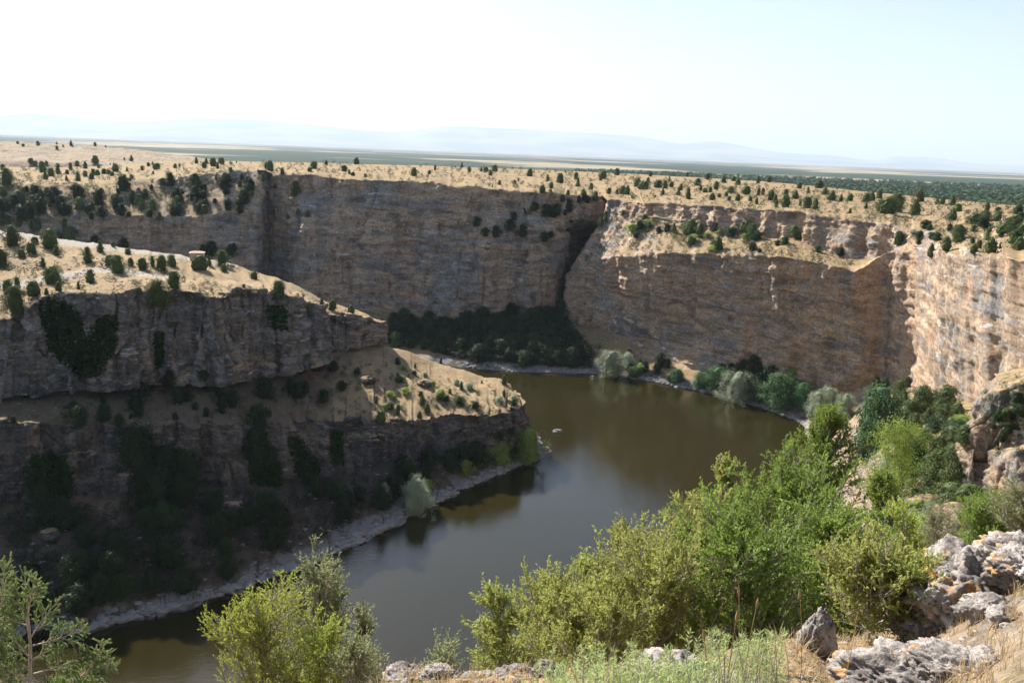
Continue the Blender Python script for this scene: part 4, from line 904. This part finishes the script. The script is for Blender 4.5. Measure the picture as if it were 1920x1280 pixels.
tree_at(1290, 10.5, 1275, 905, spread=.9, seed=4, mat=L_jun_near, n1=44, n2=10, n3=5, nl=12, prof='cone', bare=.15, label='slender yellow tipped juniper, second peak left of the tallest juniper', group=G)
tree_at(1205, 10.0, 1150, 980, spread=.95, seed=5, mat=L_jun_near, n1=46, n2=10, n3=5, nl=12, prof='other', bare=.2, label='open leaning juniper with grey stems halfway down the row', group=G)
tree_at(1120, 9.5, 1105, 1035, spread=.85, seed=6, mat=L_jun_near, n1=42, n2=10, n3=5, nl=12, prof='other', bare=.15, label='thin topped juniper with a forked crown against blue water', group=G)
tree_at(1030, 9.0, 1025, 1080, spread=.78, seed=7, mat=L_jun_near, n1=42, n2=10, n3=5, nl=12, prof='round', label='bushy olive juniper second from the lower end of the row', group=G)
tree_at(945, 8.6, 935, 1118, spread=.62, seed=8, mat=L_jun_near, n1=42, n2=10, n3=5, nl=12, prof='round', label='lowest leftmost juniper of the row above the bare foreground ledge', group=G)
tree_at(1390, 8.2, 1370, 1010, spread=.95, seed=9, mat=L_jun_green, n1=46, n2=11, n3=5, nl=13, prof='round', label='dense green juniper filling the middle of the foreground row', group=G)
tree_at(1230, 8.0, 1225, 1080, spread=.95, seed=10, mat=L_jun_near, n1=44, n2=11, n3=5, nl=12, prof='round', bare=.1, label='rounded olive juniper behind the needle-leaved spurge', group=G)
tree_at(1120, 7.6, 1130, 1140, spread=.8, seed=16, mat=L_jun_near, n1=40, n2=10, n3=5, nl=12, prof='round', bare=.1, label='low olive juniper just above the rocky ledge at centre bottom', group=G)
tree_at(1560, 8.4, 1560, 1010, spread=.8, seed=11, mat=L_jun_green, n1=44, n2=11, n3=5, nl=13, prof='round', bare=.05, label='shadowy green juniper directly left of the big lichen boulder', group=G)
tree_at(1680, 9.0, 1690, 958, spread=.62, seed=12, mat=L_yellow, n1=34, n2=9, n3=4, nl=9, prof='other', bare=.35, leafL=.022, leafW=.007, elev=(5, 50), name='deciduous_shrub', label='sparse twiggy shrub with small yellow green leaves above the big boulder', cat='shrub', group='shrubs beside the foreground rocks')
tree_at(1625, 6.1, 1620, 1080, spread=.52, seed=13, mat=L_jun_near, n1=40, n2=10, n3=4, nl=12, prof='round', bare=.08, sprayL=.09, leafL=.016, name='low_juniper', label='low olive juniper bush spreading in front of the big lichen boulder', group='shrubs beside the foreground rocks')
tree_at(1700, 6.0, 1715, 1100, spread=.38, seed=14, mat=L_jun_near, n1=34, n2=9, n3=4, nl=11, prof='round', bare=.12, sprayL=.09, leafL=.016, name='low_juniper', label='smaller low juniper leaning against the left face of big boulder', group='shrubs beside the foreground rocks')
tree_at(1840, 17, 1840, 962, spread=.75, seed=15, mat=L_jun_green, n1=50, n2=12, n3=5, nl=13, prof='round', name='green_bush', label='rounded bright green bush behind the boulders near the right edge', cat='shrub', group='shrubs beside the foreground rocks')
tree_at(1925, 9.5, 1925, 985, spread=.5, seed=17, mat=L_grey, n1=34, n2=9, n3=4, nl=10, prof='round', bare=.15, name='grey_shrub', label='grey green shrub at the right edge above the pale rocks', cat='shrub', group='shrubs beside the foreground rocks')
tree_at(1745, 22, 1750, 968, spread=1.0, seed=31, mat=L_grey, n1=34, n2=9, n3=4, nl=10, prof='round', bare=.1, leafL=.03, leafW=.009, name='grey_shrub', label='dull grey green shrub between yellow leaved shrub and outcrop foot', cat='shrub', group='shrubs beside the foreground rocks')
tree_at(1640, 13.5, 1650, 872, spread=.95, seed=41, mat=L_jun_green, n1=50, n2=12, n3=5, nl=13, prof='cone', bare=.05, label='mid green juniper between the tallest one and the yellow poplar', group=G)
tree_at(1440, 12.5, 1430, 880, spread=.9, seed=42, mat=L_jun_green, n1=46, n2=12, n3=5, nl=13, prof='cone', label='green juniper behind the broad deep green one, its tip against the water', group=G)
tree_at(1060, 8.2, 1065, 1100, spread=.75, seed=43, mat=L_jun_near, n1=44, n2=11, n3=5, nl=12, prof='round', label='leafy olive juniper filling the gap between the two lowest ones', group=G)
tree_at(1170, 8.8, 1190, 1040, spread=.85, seed=44, mat=L_jun_near, n1=44, n2=11, n3=5, nl=12, prof='round', bare=.1, label='dense olive juniper between open leaning one and spurge', group=G)
tree_at(1300, 9.0, 1305, 980, spread=.9, seed=45, mat=L_jun_near, n1=46, n2=11, n3=5, nl=12, prof='round', bare=.08, label='thick olive juniper just left of the dense green middle one', group=G)
G2 = 'bushes at the lower left of the viewpoint'
tree_at(600, 9.0, 598, 1056, spread=.95, seed=18, mat=L_grey, n1=60, n2=12, n3=6, nl=12, prof='round', leafL=.019, leafW=.008, name='grey_juniper', label='tall grey green juniper with rounded top against dark water at lower left', group=G2)
tree_at(690, 8.8, 672, 1105, spread=.4, seed=28, mat=L_grey, n1=34, n2=10, n3=5, nl=11, prof='other', leafL=.018, leafW=.007, name='grey_juniper', label='narrow grey green juniper overlapping right side of the rounded one', group=G2)
tree_at(500, 6.8, 500, 1152, spread=.78, seed=19, mat=L_yellow, n1=58, n2=12, n3=5, nl=13, prof='round', sprayL=.10, leafL=.015, leafW=.0045, name='yellow_juniper', label='vivid yellow green juniper in front of the grey one', group=G2)
tree_at(585, 6.6, 600, 1180, spread=.5, seed=29, mat=L_yellow, n1=40, n2=11, n3=5, nl=12, prof='round', sprayL=.09, leafL=.015, leafW=.0045, name='yellow_juniper', label='lower yellow green juniper on the right flank of the vivid one', group=G2)
tree_at(680, 6.4, 670, 1215, spread=.33, seed=20, mat=L_grey, n1=34, n2=10, n3=4, nl=11, prof='round', leafL=.014, leafW=.006, name='grey_shrub', label='small silvery shrub right of the yellow green junipers', cat='shrub', group=G2)
tree_at(830, 6.6, 825, 1222, spread=.28, seed=21, mat=L_grey, n1=30, n2=9, n3=4, nl=10, prof='round', leafL=.014, leafW=.006, name='grey_shrub', label='low fluffy shrub peeking over the ledge left of the juniper row', cat='shrub', group=G2)

# ------------------------------------------------------------------ close juniper sprig at the left edge
def sprig():
    r = np.random.default_rng(77); Yd = 2.35; segs = []; C = []; D = []; Ls = []; T = []
    def P3(px, py, dy=0): return W(px, py, Yd+dy)
    def leaves(a, b, n, spread=.006):
        v = b-a; L = np.linalg.norm(v); v = v/L
        t = r.uniform(0, 1, n)[:, None]; per = norm(np.cross(np.repeat(v[None], n, 0), rdir(n, r)))
        C.append(a+t*(b-a)+per*.0016); D.append(norm(v+per*.45)); Ls.append(np.full(n, .0048)*r.uniform(.6, 1.2, n)); T.append(np.clip(r.uniform(.2, .9)+r.uniform(-.2, .2, n), 0, 1))
    def twig(a, b, lvl, rad):
        n = 5; s = np.linspace(0, 1, n)[:, None]; bend = r.normal(size=3)*.05*np.linalg.norm(b-a); path = a+(b-a)*s+bend*np.sin(s*3.14)
        segs.append((path, rad*(1-.75*s[:, 0])))
        L = np.linalg.norm(b-a); v = (b-a)/L
        if lvl == 0:
            leaves(a, b, int(12+L*900)); return
        step = .013 if lvl == 2 else .010; m = int(L/step)
        side = np.cross(v, _fw); side /= np.linalg.norm(side)+1e-9
        for i in range(m):
            u = .12+.88*(i+r.uniform(0, 1))/m; k = min(int(u*4), 3); f = u*4-k; q = path[k]*(1-f)+path[k+1]*f
            sg = 1 if i % 2 else -1; l2 = (.30*L*(1.15-u)+.012)*r.uniform(.55, 1.2) if lvl == 2 else r.uniform(.012, .034)
            d2 = v*1.0+side*sg*.7+np.array([0, 0, .28])+r.normal(size=3)*.22; d2 /= np.linalg.norm(d2)
            twig(q, q+d2*l2, lvl-1, rad*.5)
        if lvl == 1: leaves(a+(b-a)*.4, b, int(L*1400))
    segs.append((np.array([P3(55, 1330), P3(56, 1280), P3(57, 1212, .02), P3(53, 1160, .02), P3(50, 1120, .02), P3(46, 1075, .03)]), np.array([.0075, .0065, .005, .004, .003, .0012])))
    for a, b in [((58, 1210), (160, 1172)), ((58, 1194), (113, 1122)), ((64, 1262), (174, 1226)), ((150, 1268), (192, 1204)), ((150, 1268), (207, 1242)), ((53, 1150), (66, 1083)), ((50, 1110), (46, 1070)), ((53, 1210), (-4, 1236)), ((50, 1172), (-6, 1148)),
                 ((56, 1290), (130, 1275)), ((2, 1140), (11, 1054)), ((20, 1160), (25, 1090)), ((56, 1240), (100, 1215)), ((54, 1230), (20, 1180)), ((56, 1270), (10, 1255)), ((100, 1300), (160, 1262)), ((52, 1135), (84, 1098)), ((52, 1180), (20, 1120)), ((56, 1320), (200, 1290)), ((56, 1300), (-5, 1285))]:
        twig(P3(*a, r.uniform(-.02, .02)), P3(*b, r.uniform(-.10, .10)), 2, .0030)
    for k in range(9):                                   # the dense left part
        x0 = r.uniform(-70, 10); y0 = r.uniform(1180, 1310); twig(P3(x0, y0, r.uniform(-.1, .1)), P3(x0+r.uniform(0, 40), y0-r.uniform(50, 110), r.uniform(-.15, .15)), 2, .003)
    foot = P3(60, 1700); foot[2] = 97.2
    segs.append((np.array([foot, P3(58, 1480), P3(55, 1330)]), np.array([.014, .011, .0075])))
    segs.append((np.array([foot, P3(20, 1450), P3(-20, 1290), P3(-10, 1180)]), np.array([.014, .009, .006, .002])))
    C_, D_, L_, T_ = map(np.concatenate, (C, D, Ls, T)); o0 = foot
    root = link('juniper_sprig', None, loc=o0)
    link('twigs', tube_mesh('twigs', [(np.asarray(p)-o0, rr) for p, rr in segs], bark_mat('sprig_bark', (.25, .16, .11), (.55, .45, .38)), 5), root)
    link('foliage', leaf_mesh('foliage', C_-o0, D_, L_, L_*.27, T_, leaf_mat('scale_leaf_sprays', (.13, .17, .05), (.32, .37, .14), .35), r), root)
    tag(root, 'very close juniper sprig with pinkish twigs and scale leaves at lower left corner', 'juniper'); return root
sprig()

# ------------------------------------------------------------------ needle-leaved plant in front of the juniper row
def spurge(px0, px1, n, py_top, Y0, seed, label):
    r = np.random.default_rng(seed); segs = []; C = []; D = []; L = []; T = []
    for i in range(n):
        u = r.uniform(); px = px0+(px1-px0)*u; Y = Y0+r.uniform(-.35, .45); top = W(px+r.normal()*18, py_top(px)+abs(r.normal())*34, Y)
        g0 = ground(top[0], top[1]); g0 = 97 if g0 is None else g0; base = np.array([top[0]+r.normal()*.05, top[1]+r.normal()*.05, min(g0, top[2]-.12)-.02])
        s = np.linspace(0, 1, 5)[:, None]; path = base+(top-base)*s+np.array([r.normal()*.03, r.normal()*.03, 0])*np.sin(s*3.1); segs.append((path, .0028*(1-.6*s[:, 0])))
        h = np.linalg.norm(top-base); v = (top-base)/h; m = int(70*min(h, .3)/.3)+26; t = 1-r.uniform(0, 1, m)**1.4*.75
        q = path[0]+(path[-1]-path[0])*t[:, None]; per = norm(np.cross(np.repeat(v[None], m, 0), rdir(m, r))); d = norm(v*.75+per*.9)
        ll = .0125*r.uniform(.7, 1.25, m); C.append(q+d*ll[:, None]); D.append(d); L.append(ll); T.append(r.uniform(.1, 1, m))
    C, D, L, T = map(np.concatenate, (C, D, L, T)); o0 = C.mean(0); o0[2] = min(p[0][0][2] for p in segs)
    root = link('spurge_plant', None, loc=o0)
    link('stems', tube_mesh('stems', [(p-o0, rr) for p, rr in segs], M_bark2, 4), root)
    link('needles', leaf_mesh('needles', C-o0, D, L, L*.13, T, L_needle, r), root)
    tag(root, label, 'plant', 'needle-leaved plants in the foreground')
spurge(1075, 1260, 55, lambda x: 1205, 3.0, 1, 'pale green needle-leaved spurge in front of the olive junipers at centre bottom')
spurge(1180, 1330, 60, lambda x: 1235, 2.7, 2, 'low needle-leaved spurge around the half hidden white rock')
spurge(1310, 1460, 75, lambda x: 1180, 3.1, 3, 'tall pale needle-leaved spurge left of the upright pointed stone')
spurge(1000, 1120, 30, lambda x: 1240, 3.0, 4, 'sparse needle-leaved spurge at the left end of its row')

# ------------------------------------------------------------------ limestone boulders
t = NT('lichen_limestone'); g = t.pos(); P = g.outputs['Position']
n1 = t.noise(P, 3.0, 6, .7); n2 = t.noise(P, 14, 6, .75); n3 = t.noise(P, 5.5, 4, .65, dist=.4); n4 = t.noise(P, 45, 4, .7)
c = t.mix(t.step(n1, .38, .60), (.19, .165, .15), (.43, .385, .35))
c = t.mix(t.step(n2, .50, .66), c, (.09, .075, .066))
c = t.mix(t.math('MULTIPLY', t.step(t.math('ADD', t.math('MULTIPLY', n3, .8), t.math('MULTIPLY', n2, .2)), .56, .61), .85), c, (.52, .28, .10))
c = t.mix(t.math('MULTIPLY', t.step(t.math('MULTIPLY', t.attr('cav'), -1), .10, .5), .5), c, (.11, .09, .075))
c = t.mix(.5, c, t.mix(n4, (.5, .5, .5), (1.5, 1.5, 1.5)), 'MULTIPLY')
M_lime = t.done(t.bsdf(c, .92, .15, normal=t.bump(t.math('ADD', n2, t.math('MULTIPLY', n4, .5)), .03, .9)))
import bmesh
_ico = {}
def ico(s):
    if s not in _ico:
        bm = bmesh.new(); bmesh.ops.create_icosphere(bm, subdivisions=s, radius=1); me = bpy.data.meshes.new('ico'); bm.to_mesh(me); bm.free()
        V = np.zeros(len(me.vertices)*3, np.float32); me.vertices.foreach_get('co', V); Fq = np.zeros(len(me.loops), np.int32); me.loops.foreach_get('vertex_index', Fq)
        bpy.data.meshes.remove(me); _ico[s] = (V.reshape(-1, 3).astype(float), Fq)
    return _ico[s]
def rock(name, loc, size, seed, label, sub=6, rot=0, mat=None, group='limestone rocks in the foreground', amp=1.0, cat='rock'):
    V, Fq = ico(sub); size = np.array(size, float); s0 = size.max()
    p = V*1.0; q = p*1.3+seed*7.3
    big = fbm(q*1.1, 3, seed)*.42+ridged(q*1.3, 2, seed+3)*.12
    blk = np.abs(vnoise(q*2.1, seed+5))**.6*.20
    med = ridged(q*3.2, 4, seed+7)*.17
    fin = fbm(q*9, 4, seed+9, gain=.66)*.13
    pit = -np.clip(vnoise(q*13, seed+12)-.2, 0, 1)*.16
    d = (big+blk+med+fin+pit)*amp
    U = p*(1+d[:, None])*size
    ca, sa = math.cos(rot), math.sin(rot); U = np.stack([U[:, 0]*ca-U[:, 1]*sa, U[:, 0]*sa+U[:, 1]*ca, U[:, 2]], 1)
    me = mesh_np(name, U, Fq, [mat or M_lime], smooth=True, attrs={'cav': (med+fin+pit)*4}, nper=3)
    o = link(name, me, loc=loc)
    if label: tag(o, label, cat, group)
    return o
def rock_at(px, Y, size, seed, label, sink=.35, **kw):
    z = 96.
    for _ in range(6):
        p = XZ(px, Y, z); g0 = ground(p[0], p[1]); z = g0 if g0 is not None else z
    return rock('boulder' if max(size) > .25 else 'stone', (p[0], p[1], z+size[2]*(1-sink*2)), size, seed, label, **kw)
rock_at(1805, 5.9, (.37, .34, .31), 1, 'big knobbly grey boulder with orange lichen right of the low junipers', sink=.3)
rock_at(1725, 6.0, (.22, .22, .17), 2, 'orange spotted shoulder rock on the upper left of the big boulder', sink=.15)
rock_at(1700, 3.9, (.29, .23, .15), 3, 'layered white and grey rock in front at the bottom right', sink=.25, rot=-.4)
rock_at(1800, 3.8, (.24, .2, .10), 4, 'flat grey rock slab running down right of the layered front rock', sink=.3, rot=-.5)
rock_at(1910, 6.8, (.32, .26, .15), 5, 'pale rounded rock touching the right edge behind the big boulder', sink=.25)
rock_at(1925, 5.6, (.24, .22, .16), 6, 'dark hollowed rock at the right edge below the pale one', sink=.25)
rock_at(1530, 5.0, (.09, .08, .17), 7, 'upright pointed white stone left of the low juniper', sink=.2, sub=5)
rock_at(1535, 3.8, (.085, .06, .045), 8, 'small smooth white stone lying on dry grass at bottom', sink=.3, sub=5, amp=.5)
rock_at(1885, 4.6, (.10, .08, .06), 9, 'small grey stone in the dry grass near the right edge', sink=.3, sub=5)
rock_at(1250, 3.9, (.20, .13, .10), 10, 'white and orange rock half hidden by the needle-leaved spurge', sink=.25)
rock_at(1375, 3.6, (.16, .12, .06), 11, 'low grey rock between the spurge clumps', sink=.3, sub=5)
rock_at(760, 4.3, (.10, .09, .07), 12, 'round topped pale rock at the left end of the ledge', sink=.2, sub=5)
rock_at(815, 4.2, (.08, .07, .04), 13, 'flat pale rock beside the round topped one', sink=.25, sub=5)
rock_at(895, 4.5, (.09, .08, .06), 14, 'pale rock in the middle of the bare ledge', sink=.25, sub=5)
rock_at(960, 4.5, (.11, .08, .07), 15, 'knobbly rock on the ledge under the leftmost juniper', sink=.25, sub=5)
rock_at(1025, 4.3, (.08, .07, .05), 16, 'brownish rock on the ledge right of the knobbly one', sink=.3, sub=5)
rock_at(1740, 4.9, (.10, .08, .05), 17, 'small stone between the layered front rock and the big boulder', sink=.3, sub=5)
rock_at(1850, 5.2, (.16, .12, .08), 18, 'low white rock at the foot of the big boulder', sink=.3, sub=5)
rock_at(1630, 3.5, (.10, .09, .06), 19, 'small grey rock against the left end of the layered front rock', sink=.25, sub=5)
# white rock in the river, shore stones
t = NT('shore_stone'); g = t.pos(); P = g.outputs['Position']
M_shore = t.done(t.bsdf(t.mix(t.noise(P, 1.2, 5, .7), (.12, .115, .11), (.36, .345, .33)), .9, .1, normal=t.bump(t.noise(P, 3, 5, .7), .1)))
p = Wz(1046, 810, 0); rock('boulder', (p[0], p[1], .1), (1.5, 1.1, .9), 31, 'white rock sticking out of the river off the tip of the spur', sub=5, mat=M_shore, group='rocks in the river')
r = np.random.default_rng(12); line = [(0, 1198), (150, 1183), (300, 1148), (450, 1103), (590, 1051), (700, 1003), (795, 952), (900, 903), (985, 868), (1024, 845)]
P_ = []; S_ = []
for k in range(1600):
    i = r.integers(0, 9); f = r.uniform(); x = line[i][0]*(1-f)+line[i+1][0]*f; y = line[i][1]*(1-f)+line[i+1][1]*f-abs(r.normal())*9
    h = hit(x, y)
    if h and h[0].z < 5: P_.append(np.array(h[0])); S_.append(r.uniform(.2, .6) if r.uniform() < .88 else r.uniform(.6, 1.5))
line = [(870, 688), (960, 697), (1050, 698), (1110, 700), (1200, 711), (1290, 728), (1360, 743), (1430, 765), (1500, 790)]
for k in range(800):
    i = r.integers(0, 8); f = r.uniform(); x = line[i][0]*(1-f)+line[i+1][0]*f; y = line[i][1]*(1-f)+line[i+1][1]*f-abs(r.normal())*4
    h = hit(x, y)
    if h and h[0].z < 5: P_.append(np.array(h[0])); S_.append(r.uniform(.25, .9))
V, Fq = ico(2); n = len(P_); P_ = np.array(P_); S_ = np.array(S_)
var = np.stack([V*(1+.35*vnoise(V*1.7+k*9, k)[:, None])*np.array([1, .8, .6]) for k in range(5)])
VV = (var[r.integers(0, 5, n)]*S_[:, None, None]+P_[:, None]).reshape(-1, 3); FF = (Fq.reshape(-1, 3)[None]+(np.arange(n)*len(V))[:, None, None]).reshape(-1)
o = link('shore_stones', mesh_np('shore_stones', VV, FF, [M_shore], nper=3)); tag(o, 'grey stones and rubble lining the river shores', 'stones', kind='stuff')
def rubble(name, specs, label, mat, seed):
    r = np.random.default_rng(seed); P_ = []; S_ = []
    for poly, n_, lo, hi, only in specs:
        xs = [p[0] for p in poly]; ys = [p[1] for p in poly]; k = 0; g_ = 0
        while k < n_ and g_ < n_*20:
            g_ += 1; x = r.uniform(min(xs), max(xs)); y = r.uniform(min(ys), max(ys))
            if not inpoly(x, y, poly): continue
            h = hit(x, y, only)
            if h is None or abs(h[1].z) < .4: continue
            P_.append(np.array(h[0])); S_.append((lo+(hi-lo)*r.uniform()**3)*h[2]/F); k += 1
    P_ = np.array(P_); S_ = np.array(S_); n_ = len(P_)
    VV = (var[r.integers(0, 5, n_)]*S_[:, None, None]+P_[:, None]).reshape(-1, 3); FF = (Fq.reshape(-1, 3)[None]+(np.arange(n_)*len(V))[:, None, None]).reshape(-1)
    o = link(name, mesh_np(name, VV, FF, [mat], nper=3, attrs={'cav': np.zeros(len(VV))})); tag(o, label, 'stones', kind='stuff')
rubble('rubble', [([(0, 440), (700, 600), (560, 550), (0, 590)], 420, .7, 3.2, ('spur_cliff',)), ([(600, 660), (960, 730), (970, 770), (0, 800), (0, 740)], 420, .7, 3.0, ('spur_terrace',)),
 ([(0, 320), (640, 300), (1130, 320), (1130, 372), (880, 350), (480, 325), (300, 400), (0, 410)], 600, .5, 2.6, ('far_cliff',)), ([(1130, 325), (1920, 385), (1920, 470), (1700, 455), (1500, 400), (1140, 372)], 700, .5, 2.8, ('right_cliff',)),
 ([(1140, 405), (1330, 430), (1600, 480), (1600, 500), (1200, 475), (1090, 500)], 260, .7, 3, ('right_cliff',)), ([(1560, 760), (1800, 740), (1800, 940), (1640, 1040), (1600, 900)], 300, 1, 5, ('near_slope', 'right_cliff')),
 ([(1640, 960), (1920, 930), (1920, 1030), (1700, 1060)], 160, 2, 7, ('near_slope',)), ([(0, 960), (560, 915), (960, 830), (800, 930), (560, 1030), (300, 1120), (0, 1170)], 260, 1, 5, ('spur_terrace',))],
 'scattered limestone rubble on the plateau, spur and slopes', M_shore, 66)
k = 0
for (px, py, s, lb) in [(1320, 735, 1.6, 'largest pale boulder on the sunlit stony far bank'), (1270, 727, 1.3, 'pale boulder at left end of the sunlit stony far bank'), (435, 955, 2.6, 'tan boulder lying on the shaded talus under the spur cliff'), (92, 1005, 2.0, 'tan boulder among dark shrubs at the left of the shaded talus'), (1000, 855, 1.6, 'flat rock at the tip of the spur shore'), (985, 842, 1.3, 'small rock beside the leaning green tree'), (690, 716, 2.2, 'dark rock where shadow meets the lit terrace grass'), (795, 722, 2.0, 'dark rock on the lit terrace grass'), (1735, 955, 1.8, 'rounded rock on the slope left of the outcrop foot'), (1850, 1000, 1.5, 'rock on slope between outcrop and bright green bush'),
    (155, 1170, 1.6, 'big block at the left end of the spur shore'), (283, 1155, 1.1, 'rounded block at the water below the thicket')]:
    h = hit(px, py)
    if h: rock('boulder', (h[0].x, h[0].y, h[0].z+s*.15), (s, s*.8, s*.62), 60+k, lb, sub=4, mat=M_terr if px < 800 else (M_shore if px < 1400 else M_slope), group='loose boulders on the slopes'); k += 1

# ------------------------------------------------------------------ dry grass, stalks and pebbles near the viewpoint
r = np.random.default_rng(21); V = []; T = []
def blade(b, d, h, w):
    s = np.cross(d, [0, 0, 1.]); s = s/(np.linalg.norm(s)+1e-9)*w; m = b+np.array([0, 0, h*.6])+d*h*.18; e = b+np.array([0, 0, h*.92])+d*h*.6
    V.append([b-s, b+s, m+s*.8, m-s*.8]); V.append([m-s*.8, m+s*.8, e+s*.15, e-s*.15])
for k in range(520):
    px = r.uniform(700, 1960) if k % 3 else r.uniform(1480, 1930); Y = r.uniform(3.0, 8.5) if px > 1450 else r.uniform(3.0, 4.6)
    p = XZ(px, Y, 97); g0 = ground(p[0], p[1])
    if g0 is None: continue
    p = XZ(px, Y, g0); tt = r.uniform()
    for j in range(r.integers(10, 26)):
        a = r.uniform(0, 6.28); d = np.array([math.cos(a), math.sin(a), 0]); b = np.array([p[0], p[1], g0-.01])+d*r.uniform(0, .05)
        blade(b, d, r.uniform(.03, .13), r.uniform(.0012, .0026)); T.extend([tt*.6+r.uniform(0, .4)]*2)
V = np.array(V).reshape(-1, 3)
o = link('dry_grass', mesh_np('dry_grass', V, quads(len(V)//4), [L_straw], attrs={'tint': np.repeat(np.array(T), 4)})); tag(o, 'short dry straw coloured grass between the foreground rocks', 'grass', kind='stuff')
for i, (px, py, Y, lb) in enumerate([(1385, 1118, 3.0, 'tall brown seed stalk at the left of the stalks'), (1418, 1140, 3.1, 'shorter bent seed stalk beside the tallest'), (1500, 1122, 3.2, 'straight dry stalk over the green juniper shade'), (1380, 1165, 2.8, 'short brown stalk with plump seed head'), (1605, 1170, 3.3, 'curved dry stalk in front of the low juniper'), (1320, 1200, 2.7, 'thin pale stalk rising from the spurge')]):
    top = W(px, py, Y); g0 = ground(top[0], top[1]) or 97; b = np.array([top[0]+r.normal()*.03, top[1], g0-.02]); s = np.linspace(0, 1, 7)[:, None]
    path = b+(top-b)*s+np.array([.03*r.normal(), 0, 0])*np.sin(s*3.1); rad = np.full(7, .0016); root = link('dry_stalk', None, loc=b)
    link('stem', tube_mesh('stem', [(path-b, rad)], L_straw, 5), root)
    hd = np.array([path[-1]+(path[-1]-path[-2])*k*.1 for k in range(6)])-b; link('seed_head', tube_mesh('seed_head', [(hd, np.array([.002, .0045, .0055, .005, .0035, .0008]))], bark_mat('seed_brown', (.25, .14, .06), (.45, .28, .13)), 6), root)
    tag(root, lb, 'dry stalk', 'dry stalks in the foreground')
P_ = []; S_ = []
for k in range(1500):
    px = r.uniform(690, 1960); Y = r.uniform(2.9, 8.5) if px > 1450 else r.uniform(2.9, 4.8); p = XZ(px, Y, 97); g0 = ground(p[0], p[1])
    if g0 is None: continue
    P_.append([p[0], p[1], g0]); S_.append(.006+.03*r.uniform()**4)
P_ = np.array(P_); S_ = np.array(S_); n = len(P_); V, Fq = ico(2)
VV = (var[r.integers(0, 5, n)]*S_[:, None, None]+P_[:, None]).reshape(-1, 3); FF = (Fq.reshape(-1, 3)[None]+(np.arange(n)*len(V))[:, None, None]).reshape(-1)
o = link('pebbles', mesh_np('pebbles', VV, FF, [M_lime], nper=3, attrs={'cav': np.zeros(len(VV))})); tag(o, 'loose pale pebbles on the foreground ground', 'pebbles', kind='stuff')

# ------------------------------------------------------------------ little stone building and its wall on the crest of the spur
t = NT('pale_masonry'); g = t.pos(); P = g.outputs['Position']
br = t.n('ShaderNodeTexBrick'); t.set(br.inputs['Vector'], t.n('ShaderNodeTexCoord').outputs['Object']); br.inputs['Scale'].default_value = 2.2
br.inputs['Color1'].default_value = (.46, .35, .27, 1); br.inputs['Color2'].default_value = (.40, .30, .23, 1); br.inputs['Mortar'].default_value = (.33, .27, .22, 1); br.inputs['Mortar Size'].default_value = .02
M_mas = t.done(t.bsdf(t.mix(t.noise(P, 1.5, 4), br.outputs[0], (.5, .42, .35)), .9, .1))
t = NT('terracotta'); M_terra = t.done(t.bsdf(t.mix(t.noise(t.pos().outputs['Position'], 6, 3), (.42, .28, .20), (.52, .38, .29)), .9, .1))
t = NT('doorway_wood'); M_door = t.done(t.bsdf((.05, .035, .025), .8, .2))
h = hit(368, 487, ('spur_cliff',)); q = h[0]
root = link('stone_hut', None, loc=(q.x, q.y+1, q.z-.2)); root.rotation_euler = (0, 0, .25)
link('wall', boxmesh('wall', -2.3, 2.3, -1.8, 1.8, 0, 2.5, [M_mas]), root)
V = [(-2.55, -2.05, 2.5), (2.55, -2.05, 2.5), (2.55, 2.05, 2.5), (-2.55, 2.05, 2.5), (-1.0, 0, 3.15), (1.0, 0, 3.15), (-2.55, -2.05, 2.62), (2.55, -2.05, 2.62), (2.55, 2.05, 2.62), (-2.55, 2.05, 2.62)]
me = bpy.data.meshes.new('roof'); me.from_pydata(V, [], [(0, 3, 2, 1), (0, 1, 7, 6), (1, 2, 8, 7), (2, 3, 9, 8), (3, 0, 6, 9), (6, 7, 5, 4), (8, 9, 4, 5), (7, 8, 5), (9, 6, 4)]); me.materials.append(M_terra)
link('roof', me, root)
link('door', boxmesh('door', .5, 1.3, -1.86, -1.80, 0, 1.9, [M_door]), root)
tag(root, 'small pale stone hut with low tiled roof on the crest of the near spur', 'building')
pts = [hit(x, y, ('spur_cliff',)) for x, y in ((385, 489), (400, 492), (420, 496), (440, 501))]
pts = [np.array(p_[0]) for p_ in pts if p_]
for a, b in zip(pts[:-1], pts[1:]): pass
a, b = pts[0], pts[-1]; L = float(np.linalg.norm((b-a)[:2])); root = link('railing_wall', None, loc=(a[0], a[1], min(a[2], b[2])-.1)); root.rotation_euler = (0, 0, math.atan2(b[1]-a[1], b[0]-a[0]))
link('base_wall', boxmesh('base_wall', 0, L, -.2, .2, -.3, .9, [M_mas]), root)
segs = [(np.array([[x, 0, .88], [x, 0, 1.7]]), [.05, .05]) for x in np.linspace(.2, L-.2, 9)]
for s_ in segs: link('post', tube_mesh('post', [s_], M_bark2, 6), root)
link('rail', tube_mesh('rail', [(np.array([[.1, 0, 1.68], [L-.1, 0, 1.68]]), [.045, .045])], M_bark2, 6), root)
tag(root, 'low stone wall with railing posts right of the small stone hut', 'railing')
print('objects', len(bpy.data.objects), time.time()-T0)
# haze: one closed box of thin even air
t = NT('haze_air'); pv = t.n('ShaderNodeVolumePrincipled'); pv.inputs['Color'].default_value = (.73, .86, 1, 1); pv.inputs['Density'].default_value = 3.0e-5; pv.inputs['Anisotropy'].default_value = 0.1
M_haze = t.done(None, pv.outputs[0])
hz = link('haze', boxmesh('haze', -80000, 80000, -2000, 75000, -9, 3600, [M_haze])); tag(hz, kind='stuff')
